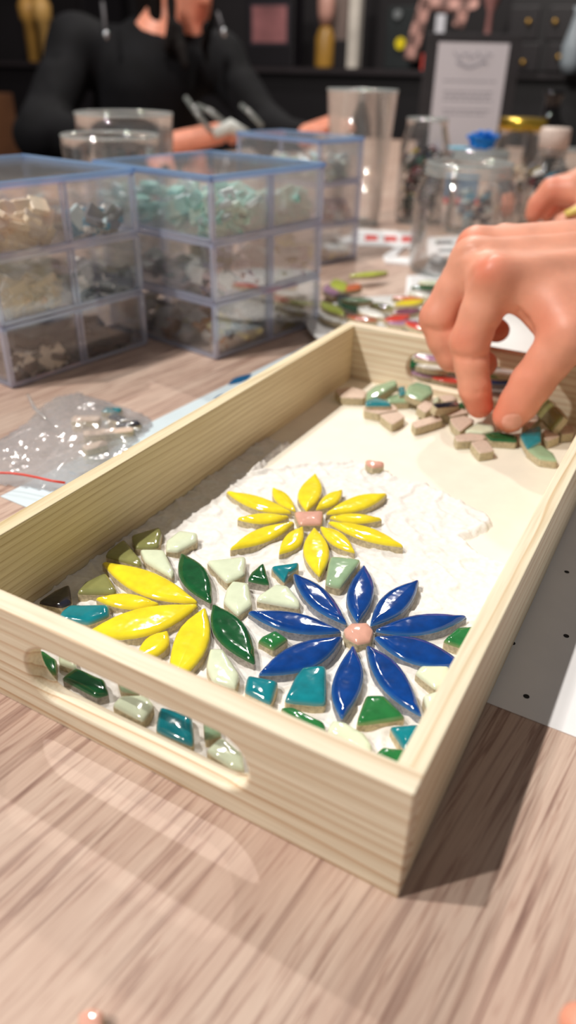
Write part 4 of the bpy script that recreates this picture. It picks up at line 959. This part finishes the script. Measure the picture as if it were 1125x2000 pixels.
# ------------------------------------------------------------------ person in black across the table
M_jacket = plain('black_jacket', (11, 11, 15), .8, .35, 25, .3, Specular_IOR_Level=.2)
M_hair = plain('dark_hair', (16, 10, 9), .8, .3, 60, Specular_IOR_Level=.15)
def person():
    p = up
    rs, re, rw, rh = p(150, 90, 2090), p(78, 262, 2010), p(320, 285, 1955), p(395, 268, 1945)
    ls, le, lw, lh = p(428, 118, 2210), p(525, 258, 2170), p(592, 268, 2060), p(625, 255, 2030)
    nk, hd = p(298, 80, 2150), p(344, -48, 2120)
    ch, pv = p(290, 190, 2190), p(285, 560, 2500); pv[2] = -560; pv[0:2] = ch[0:2]+np.array([-190, 30])
    cam2w = lambda a: CR.T @ np.array(a, float)
    fdir = cam2w((.72, .42, -.55)); fdir /= np.linalg.norm(fdir); dn = cam2w((.33, .92, .18)); dn -= fdir*(dn @ fdir); dn /= np.linalg.norm(dn); sd = np.cross(fdir, dn)
    Rh = np.stack([sd, fdir, dn], 1)
    h = lambda s, f, d: hd+sd*s+fdir*f+dn*d
    def head(P):
        d = sd_ell(P, h(0, 0, -25), (100, 122, 118), Rh); d = smin(d, sd_ell(P, h(0, 42, 70), (72, 66, 84), Rh), 40)
        d = smin(d, sd_cone(P, h(0, 78, 128), h(0, 86, 132), 26, 24), 26)            # chin
        d = smin(d, sd_cone(P, h(0, 104, 8), h(0, 132, 52), 11, 17), 14)             # nose
        d = smin(d, sd_cone(P, h(-22, 100, 86), h(22, 100, 86), 9, 9), 9); d = smin(d, sd_cone(P, h(-18, 97, 100), h(18, 97, 100), 9, 9), 7)   # lips
        for s in (-1, 1):
            d = smin(d, sd_ell(P, h(s*102, -5, 22), (14, 22, 36), Rh), 10)           # ears
            d = d+9*np.exp(-(np.linalg.norm(P-h(s*40, 112, 8), axis=1)/20)**2)       # eye sockets
            d = smin(d, sd_cone(P, h(s*18, 112, -18), h(s*62, 96, -16), 9, 8), 12)   # brows
        return smin(d, sd_cone(P, nk, h(0, -10, 60), 58, 60), 30)
    def hand_at(w, hh, fing, side):
        """palm plus five bent fingers"""
        ax = hh-w; ax /= np.linalg.norm(ax); sv = np.cross(ax, [0, 0, 1.]); sv /= np.linalg.norm(sv); out = []
        base = hh+ax*42
        for i, o_ in enumerate((-30, -10, 10, 28)):
            l = (52, 60, 55, 42)[i]; a = base+sv*o_; b_ = a+ax*l*.6+np.array([0, 0, -4.]); c = b_+ax*l*.35+np.array([0, 0, -22.]); out += [(a, b_, 12, 11), (b_, c, 11, 9)]
        t0 = w+ax*20+sv*34*side; t1 = t0+ax*38+sv*16*side; t2 = t1+ax*32-sv*4*side+np.array([0, 0, -8.]); out += [(t0, t1, 16, 13), (t1, t2, 13, 10)]
        return out, (w, base, 30, 27), sv
    fr, pr_, svr = hand_at(rw, rh, 0, -1); fl_, pl_, svl = hand_at(lw, lh, 0, 1)
    def bodyfn(P):
        d = head(P)
        d = smin(d, sd_cone(P, nk+np.array([0, 0, -60.]), pv, 95, 120), 40)
        for a, b, ra, rb in ((rs, re, 45, 38), (re, rw, 38, 26), (ls, le, 45, 38), (le, lw, 38, 26), (rs, nk+np.array([0, 0, -50.]), 45, 60), (ls, nk+np.array([0, 0, -50.]), 45, 60)): d = smin(d, sd_cone(P, a, b, ra, rb), 25)
        for palm, fs in ((pr_, fr), (pl_, fl_)):
            d = smin(d, sd_cone(P, *palm), 14)
            for f in fs: d = smin(d, sd_cone(P, *f), 3)
        return d
    allp = np.array([rs, re, rw, rh, ls, le, lw, lh, nk, hd, pv, ch]); lo = allp.min(0)-170; hi = allp.max(0)+190
    V, F = surf_net(bodyfn, lo, hi, 8.0)
    og = np.array([pv[0], pv[1], pv[2]])
    lipd = np.minimum(np.linalg.norm(V-h(0, 106, 86), axis=1), np.linalg.norm(V-h(0, 104, 100), axis=1))
    body = mesh_obj('person', V, F.tolist(), M_skin, None, og, True, {'flush': np.clip(.25+.6*np.exp(-(lipd/26)**2), 0, 1)})
    m = body.modifiers.new('smooth', 'SMOOTH'); m.iterations = 3
    tag(body, 'person in a black hooded jacket leaning over the table, head mostly out of frame', 'person')
    for s in (-1, 1):
        g = G(); e = h(s*40, 108, 8)
        for i in range(1): g.lathe(e, [(.5, -12), (7, -10), (11, -4), (12, 0), (11, 4), (7, 10), (.5, 12)], 12)
        g.build('eye', plain('eye_white', (210, 200, 195), .2, .1), body, og, True)
    def jfn(P):
        d = sd_cone(P, ch+np.array([0, 0, 20.]), pv+np.array([0, 0, 60.]), 150, 165)
        for a, b, ra, rb in ((rs, re, 72, 62), (re, rw+(rw-re)*-.05, 60, 42), (ls, le, 70, 58), (le, lw+(lw-le)*-.1, 56, 40), (rs, nk+np.array([0, 0, -70.]), 70, 88), (ls, nk+np.array([0, 0, -70.]), 70, 88)): d = smin(d, sd_cone(P, a, b, ra, rb), 45)
        d = smin(d, sd_cone(P, nk+np.array([-90, -20, -20.]), nk+np.array([-60, 60, -10.]), 50, 60), 30); d = smin(d, sd_cone(P, nk+sd*80+np.array([0, 0, 0.]), nk-fdir*70, 36, 48), 25); d = smin(d, sd_cone(P, nk-sd*80+np.array([0, 0, -10.]), nk-fdir*70, 36, 48), 25)      # hood bunched behind the neck
        for a, b in ((rs, re), (re, rw), (ls, le)):                                                            # sleeve folds
            for t in (.25, .42, .6, .74, .88):
                c = a+(b-a)*t; w = np.array([math.sin(t*40)*50, math.cos(t*31)*40, 34*math.sin(t*17)])
                d = d+7*np.exp(-(sd_cone(P, c-w-np.array([0, 70, 0]), c+w-np.array([0, 50, 0]), 0, 0)/17)**2)
        hole = sd_cone(P, nk+fdir*40+np.array([0, 0, -75.]), nk+fdir*40+np.array([0, 0, 160.]), 22, 98)
        return np.maximum(d, -hole)
    V, F = surf_net(jfn, lo, hi, 8.0)
    V[:, 2] += np.array([5*mnoise.noise((x*.012, y*.012, z*.02)) for x, y, z in V])
    j = mesh_obj('jacket', V, F.tolist(), M_jacket, body, og, True); m = j.modifiers.new('smooth', 'SMOOTH'); m.iterations = 3
    # hair: cap and long strands
    def hfn(P):
        d = sd_ell(P, h(0, -20, -38), (116, 128, 118), Rh)
        d = np.maximum(d, -sd_ell(P, h(0, 105, 60), (90, 88, 120), Rh))
        for s, f, w in ((-96, 10, 26), (96, 10, 26), (-88, -40, 34), (88, -40, 34), (0, -90, 52)):
            a = h(s, f, 0); b = a+np.array([0, 0, -190.])+fdir*18; d = smin(d, sd_cone(P, a, b, w, w*.55), 14)
        for q in (((334, 0, 2030), (336, 50, 2025), (326, 95, 2035)), ((404, 52, 2010), (402, 90, 2015), (412, 130, 2030)), ((350, 55, 2035), (352, 95, 2030), (362, 128, 2030))):
            for a_, b_ in zip(q[:-1], q[1:]): d = smin(d, sd_cone(P, p(*a_), p(*b_), 15, 12), 8)
        return d
    V, F = surf_net(hfn, hd-260, hd+200, 8.0); q = mesh_obj('hair', V, F.tolist(), M_hair, body, og, True); m = q.modifiers.new('smooth', 'SMOOTH'); m.iterations = 2
    # hood cords with metal tips
    for (u0, v0, u1, v1, d0, d1) in ((200, 5, 207, 68, 1975, 1960), (425, 25, 437, 62, 2040, 2030)):
        g = G(); a, b = p(u0, v0, d0), p(u1, v1, d1); g.tube([a, (a+b)/2, b], 5, 6); c = g.build('hood_cord', plain('grey_cord', (70, 68, 72), .7), body, og, True)
        g = G(); g.tube([b+np.array([0, 0, 8.]), b, b+np.array([0, 0, -12.])], [5, 8, 5], 10); g.build('metal_tip', plain('steel', (190, 195, 200), .25, .05, Metallic=.8), c, og, True)
    return
person()
# tile nippers with pale handles by the person's hand
M_hand = clear('pale_plastic', (.8, .85, .85), .1, .15, .45, (.42, .46, .45))
nb = up(420, 262, 1900); nt = thing('tile_nippers', nb, 'pale-handled tile nippers held upright by the person in black', 'nippers')
for pts in (((362, 190), (385, 222), (412, 256)), ((383, 206), (412, 218), (438, 240)), ((470, 205), (490, 222), (512, 246))):
    g = G(); g.tube([up(u, v, 1900) for u, v in pts], [6, 7, 7], 8); g.build('handle', M_hand, nt, nb, True)
g = G(); g.tube([up(418, 262, 1895), up(450, 246, 1895), up(482, 262, 1895)], [12, 18, 12], 10); g.build('jaw', plain('nipper_head', (196, 200, 196), .4), nt, nb, True)

# ------------------------------------------------------------------ sign board
def sign():
    b = np.array([-722., 2274., 0.]); r = np.array([.871, .4904, 0]); r /= np.linalg.norm(r); n = np.array([r[1], -r[0], 0]); zu = np.array([0, 0, 1.])
    t = thing('sign_board', b, 'dark upright board holding a white printed notice on the table', 'sign')
    def slab(name, x0, x1, z0, z1, f0, f1, mat, par=t, bev=0):
        v = [b+r*x+n*f+zu*z for f in (f0, f1) for x, z in ((x0, z0), (x1, z0), (x1, z1), (x0, z1))]
        g = G(); g.add(v, [(3, 2, 1, 0), (4, 5, 6, 7), (0, 1, 5, 4), (1, 2, 6, 5), (2, 3, 7, 6), (3, 0, 4, 7)]); return g.build(name, mat, par, b, bevel=bev)
    M_sb = plain('charcoal_board', (44, 43, 47), .6, .12, 30)
    slab('board', -137, 137, 3, 322, -8, 0, M_sb, bev=2); slab('foot', -120, 120, 0, 8, -60, 40, M_sb, bev=2)
    ns = slab('notice', -101, 101, 18, 300, 1, 3, plain('notice_paper', (208, 206, 214), .7, .02))
    M_t = plain('grey_text', (138, 138, 150), .8); rr = random.Random(5)
    for z, x0, x1 in ((206, -76, 76), (178, -72, 74), (168, -70, 66), (158, -72, 72), (132, -70, 74), (122, -66, 60)):
        g = G(); x = x0
        while x < x1:
            w = rr.uniform(8, 20); w = min(w, x1-x)
            q = [b+r*xx+n*3.2+zu*zz for xx, zz in ((x, z-1.8), (x+w, z-1.8), (x+w, z+1.8), (x, z+1.8))]; g.add(q, [(0, 1, 2, 3)]); x += w+3.5
        o = g.build('text_line', M_t, ns, b); o['kind'] = 'stuff'
    for z, x0, x1, s in ((268, -56, 56, 1), (246, -44, 44, 2)):
        g = G(); g.tube([b+r*(x0+(x1-x0)*i/40)+n*3.4+zu*(z+11*math.sin(i*.9+s)*math.cos(i*.37*s)) for i in range(41)], 1.3, 5); g.build('script_title', M_t, ns, b, True)
sign()

# ------------------------------------------------------------------ dark shelf along the far wall
YS = 4250.
sc = thing('shelf_unit', (-2600, 4420, FZ), 'long black shelf unit along the far wall', 'shelf'); so = (-2600, 4420, FZ)
g = G(); g.box((-2600, 4420, 222), (6400, 500, 26)); g.build('shelf_board', plain('shelf_edge', (46, 40, 43), .45, .1, 20), sc, so)
g = G(); g.box((-2600, 4440, (FZ+205)/2), (6300, 440, 205-FZ)); g.build('cabinet_body', M_black, sc, so)
g = G(); g.box((-2600, 4440, 1150), (6400, 440, 26)); g.build('shelf_board', M_black, sc, so)
for x in (-5700, -3950, -3300, 500):
    g = G(); g.box((x, 4440, 686), (30, 440, 902)); g.build('upright', M_black, sc, so)
def X(u, v=135, y=YS): return aty(u, v, y)
def standbox(name, u0, u1, v0, col, label, cat, y=YS, dep=120, rough=.5, v1=None, parts=None):
    a, b = X(u0, 120, y), X(u1, 120, y); zt = aty((u0+u1)/2, v0, y)[2]; zb = 235.2 if v1 is None else aty((u0+u1)/2, v1, y)[2]
    c = ((a[0]+b[0])/2, y+dep/2, zb); t = thing(name, c, label, cat)
    g = G(); g.box((c[0], c[1], (zb+zt)/2), (abs(b[0]-a[0]), dep, zt-zb)); g.build('body', plain(name+'_'+str(col), col, rough, .15, 12), t, c, bevel=6)
    return t, c, a, b, zb, zt
t, c, a, b, zb, zt = standbox('display_case', 482, 572, -10, (16, 12, 18), 'black case with a pinkish picture in its window, right of the person', 'case')
g = G(); g.box((c[0], c[1]-62, 235+(zt-235)*.60), (abs(b[0]-a[0])*.72, 8, (zt-235)*.5)); g.build('picture', plain('pink_picture', (150, 96, 98), .6, .4, 6), t, c)
g = G(); g.box((c[0], c[1]-62, 235+(zt-235)*.60), (abs(b[0]-a[0])*.82, 4, (zt-235)*.58)); g.build('mount', plain('dark_mount', (52, 44, 52), .6), t, c)
# amber bottle
bc = X(627); bc[1] = YS+40; bc[2] = 235.2; t = thing('bottle', bc, 'amber bottle with a pale round cap on the far shelf', 'bottle'); hh = aty(627, 58, YS)[2]-235
g = G(); g.lathe(bc, [(1, 0), (52, 0), (56, 12), (54, hh*.8), (40, hh), (26, hh*1.1), (1, hh*1.1)], 24); g.build('body', plain('amber_body', (166, 124, 52), .4, .25, 10), t, bc, True)
g = G(); g.lathe(bc, [(1, hh*1.1), (30, hh*1.1), (46, hh*1.4), (48, hh*1.75), (30, hh*2.0), (1, hh*2.05)], 24); g.build('cap', plain('blush_cap', (190, 142, 128), .5, .15, 12), t, bc, True)
standbox('panel', 640, 676, -60, (120, 104, 98), 'taupe upright panel standing behind the white post', 'panel', YS+140, 30)
standbox('post', 676, 696, -80, (206, 198, 188), 'white upright post on the far shelf', 'post', YS+20, 60)
standbox('tin', 650, 674, 78, (24, 20, 24), 'small black tin beside the white post', 'tin', YS+30, 60)
t, c, a, b, zb, zt = standbox('coffee_machine', 750, 806, 12, (26, 32, 34), 'dark machine with a round yellow light on the far shelf', 'machine', YS, 140)
g = G(); p0 = aty(783, 85, YS-4); g.tube([p0, p0+np.array([0, -12., 0])], 28, 16); g.build('yellow_light', plain('yellow_badge', (232, 208, 30), .4, .05), t, c)
g = G(); p0 = aty(778, 28, YS-4); g.tube([p0, p0+np.array([0, -12., 0])], 22, 16); g.build('dial', plain('grey_dial', (120, 124, 126), .3, .1), t, c)
# checked scarf: hanging folded strip plus a gathered top
def scarf():
    b = N('checked_cloth'); tc = b.n('ShaderNodeTexCoord'); ck = b.n('ShaderNodeTexChecker', {'Vector': (tc, 3), 'Scale': 26.0, 'Color1': lin((196, 150, 140)), 'Color2': lin((122, 92, 86))}); b.bsdf(ck, .8)
    og = aty(840, 20, YS-60); t = thing('scarf', og, 'pink and brown checked scarf hanging above the sign', 'scarf')
    for pts, w in ((((842, -20), (826, 30), (812, 75), (800, 120)), 34), (((830, -8), (870, 2), (910, 4), (936, -4)), 44), (((908, 6), (904, 30), (896, 56)), 30)):
        V = []; n = len(pts)
        for i, (u, v) in enumerate(pts):
            p = aty(u, v, YS-60)
            q = aty(*pts[min(i+1, n-1)], YS-60)-aty(*pts[max(i-1, 0)], YS-60); q /= np.linalg.norm(q); s = np.cross(q, [0, 1., 0])
            for k in range(5): V.append(p+s*(k-2)*w*.55+np.array([0, 14*math.cos(k*2.2+i), 0]))
        F = [(i*5+k, i*5+k+1, (i+1)*5+k+1, (i+1)*5+k) for i in range(n-1) for k in range(4)]
        o = mesh_obj('cloth_fold', V, F, b.m, t, og, True); m = o.modifiers.new('s', 'SOLIDIFY'); m.thickness = 14*U; o.modifiers.new('d', 'SUBSURF').levels = 1
    g = G(); a = aty(862, 30, YS-90); g.box((a[0], a[1], a[2]-60), (46, 6, 130), .2); g.build('tag', plain('white_tag', (206, 206, 214), .6), t, og)
scarf()
# chest of black drawers with gold knobs
a, b = X(985, 100, 4150), X(1180, 100, 4150)
ct = ((a[0]+b[0])/2, 4250, 235.5); t = thing('drawer_chest', ct, 'black chest of small drawers with gold knobs on the far shelf', 'chest')
g = G(); g.box((ct[0], 4270, 235.5+200), (b[0]-a[0], 220, 398)); g.build('carcass', M_black, t, ct, bevel=4)
for (u0, u1, v0, v1, ku, kv) in ((990, 1058, 12, 78, 1033, 43), (990, 1058, 84, 140, 1022, 122), (1064, 1125, 12, 78, 1085, 43), (1064, 1125, 84, 140, 1092, 112)):
    q0, q1 = aty(u0, v1, 4155), aty(u1, v0, 4155); g = G(); g.box(((q0[0]+q1[0])/2, 4156, (q0[2]+q1[2])/2), (q1[0]-q0[0], 12, q1[2]-q0[2])); d = g.build('drawer', plain('black_drawer', (24, 18, 23), .45, .1, 20), t, ct, bevel=3)
    k = aty(ku, kv, 4146); g = G(); g.tube([k, k+np.array([0, -8., 0]), k+np.array([0, -20., 0])], [6, 14, 9], 12); g.build('knob', plain('brass', (190, 150, 70), .3, .1, Metallic=.8), d, ct, True)
q = aty(1020, 3, 4150); g = G(); g.box((q[0], 4240, q[2]+110), (310, 150, 140)); bx = g.build('gift_box', plain('white_gold_box', (214, 204, 192), .5, .1, 10), None, (q[0], 4240, q[2]+40), bevel=6); bx.location.z = 634.5*U; bx.location.z += 0
tag(bx, 'white box with gold trim on top of the black drawer chest', 'box')
# pale vase, blush ball, red tag, black bottle, amber bottles at left, brown box
vb = X(1112, 135, 4080); vb[2] = 235.4; g = G(); g.lathe(vb, [(1, 0), (34, 0), (48, 40), (50, 110), (30, 190), (20, 240), (28, 262), (1, 262)], 24); o = g.build('vase', plain('pale_vase', (156, 166, 174), .3, .15, 10), None, vb, True); tag(o, 'pale grey curved vase at the right end of the far shelf', 'vase')
q = X(943, 135, 4200); g = G(); q[2] = 235.4; g.lathe(q, [(1, 0), (40, 2), (20, 40), (14, 250), (40, 300), (54, 350), (40, 400), (1, 412)], 20); o = g.build('ornament', plain('blush_ornament', (160, 112, 108), .5, .2, 10), None, q, True); tag(o, 'blush round ornament on a thin stem above the sign board', 'ornament')
q = aty(834, 122, 3900); g = G(); g.box((q[0], 3900, q[2]), (56, 6, 70), .1); g.box((q[0], 3906, (q[2]-40)/2+FZ/2), (10, 6, q[2]-40-FZ)); o = g.build('red_marker', plain('red_tag', (206, 70, 60), .5), None, (q[0], 3900, FZ), bevel=2); tag(o, 'small red flag just left of the notice', 'flag')
kb = gpt(1062, 2250); g = G(); g.lathe(kb, [(1, 0), (48, 0), (54, 12), (54, 100), (26, 130), (20, 150), (20, 178), (24, 180), (24, 192), (1, 192)], 28); o = g.build('dark_bottle', plain('black_glass', (10, 8, 11), .08, .1), None, kb, True); tag(o, 'shiny black bottle behind the gold-lidded jar', 'bottle')
for u, col, lab in ((70, (186, 140, 70), 'tan bottle high behind the person\'s shoulder'), (96, (204, 160, 92), 'paler tan bottle beside the tan one behind the shoulder')):
    q = X(u, 135, 4200); q[2] = 235.4; g = G(); h1 = aty(u, 42, 4200)[2]; g.lathe(q, [(1, 0), (40, 0), (42, h1-235), (60, h1-225), (64, h1+90-235), (24, h1+160-235), (1, h1+160-235)], 20); o = g.build('bottle', plain('tan_'+str(u), col, .5, .25, 10), None, q, True); tag(o, lab, 'bottle')
q = aty(2, 285, 3300); g = G(); g.box((q[0]-60, 3300, (FZ+40)/2), (230, 200, 40-FZ+70)); o = g.build('side_cabinet', plain('brown_cabinet', (96, 60, 36), .6, .2, 8), None, (q[0]-60, 3300, FZ+1), bevel=6); tag(o, 'brown wooden cabinet at the far left behind the person', 'cabinet')
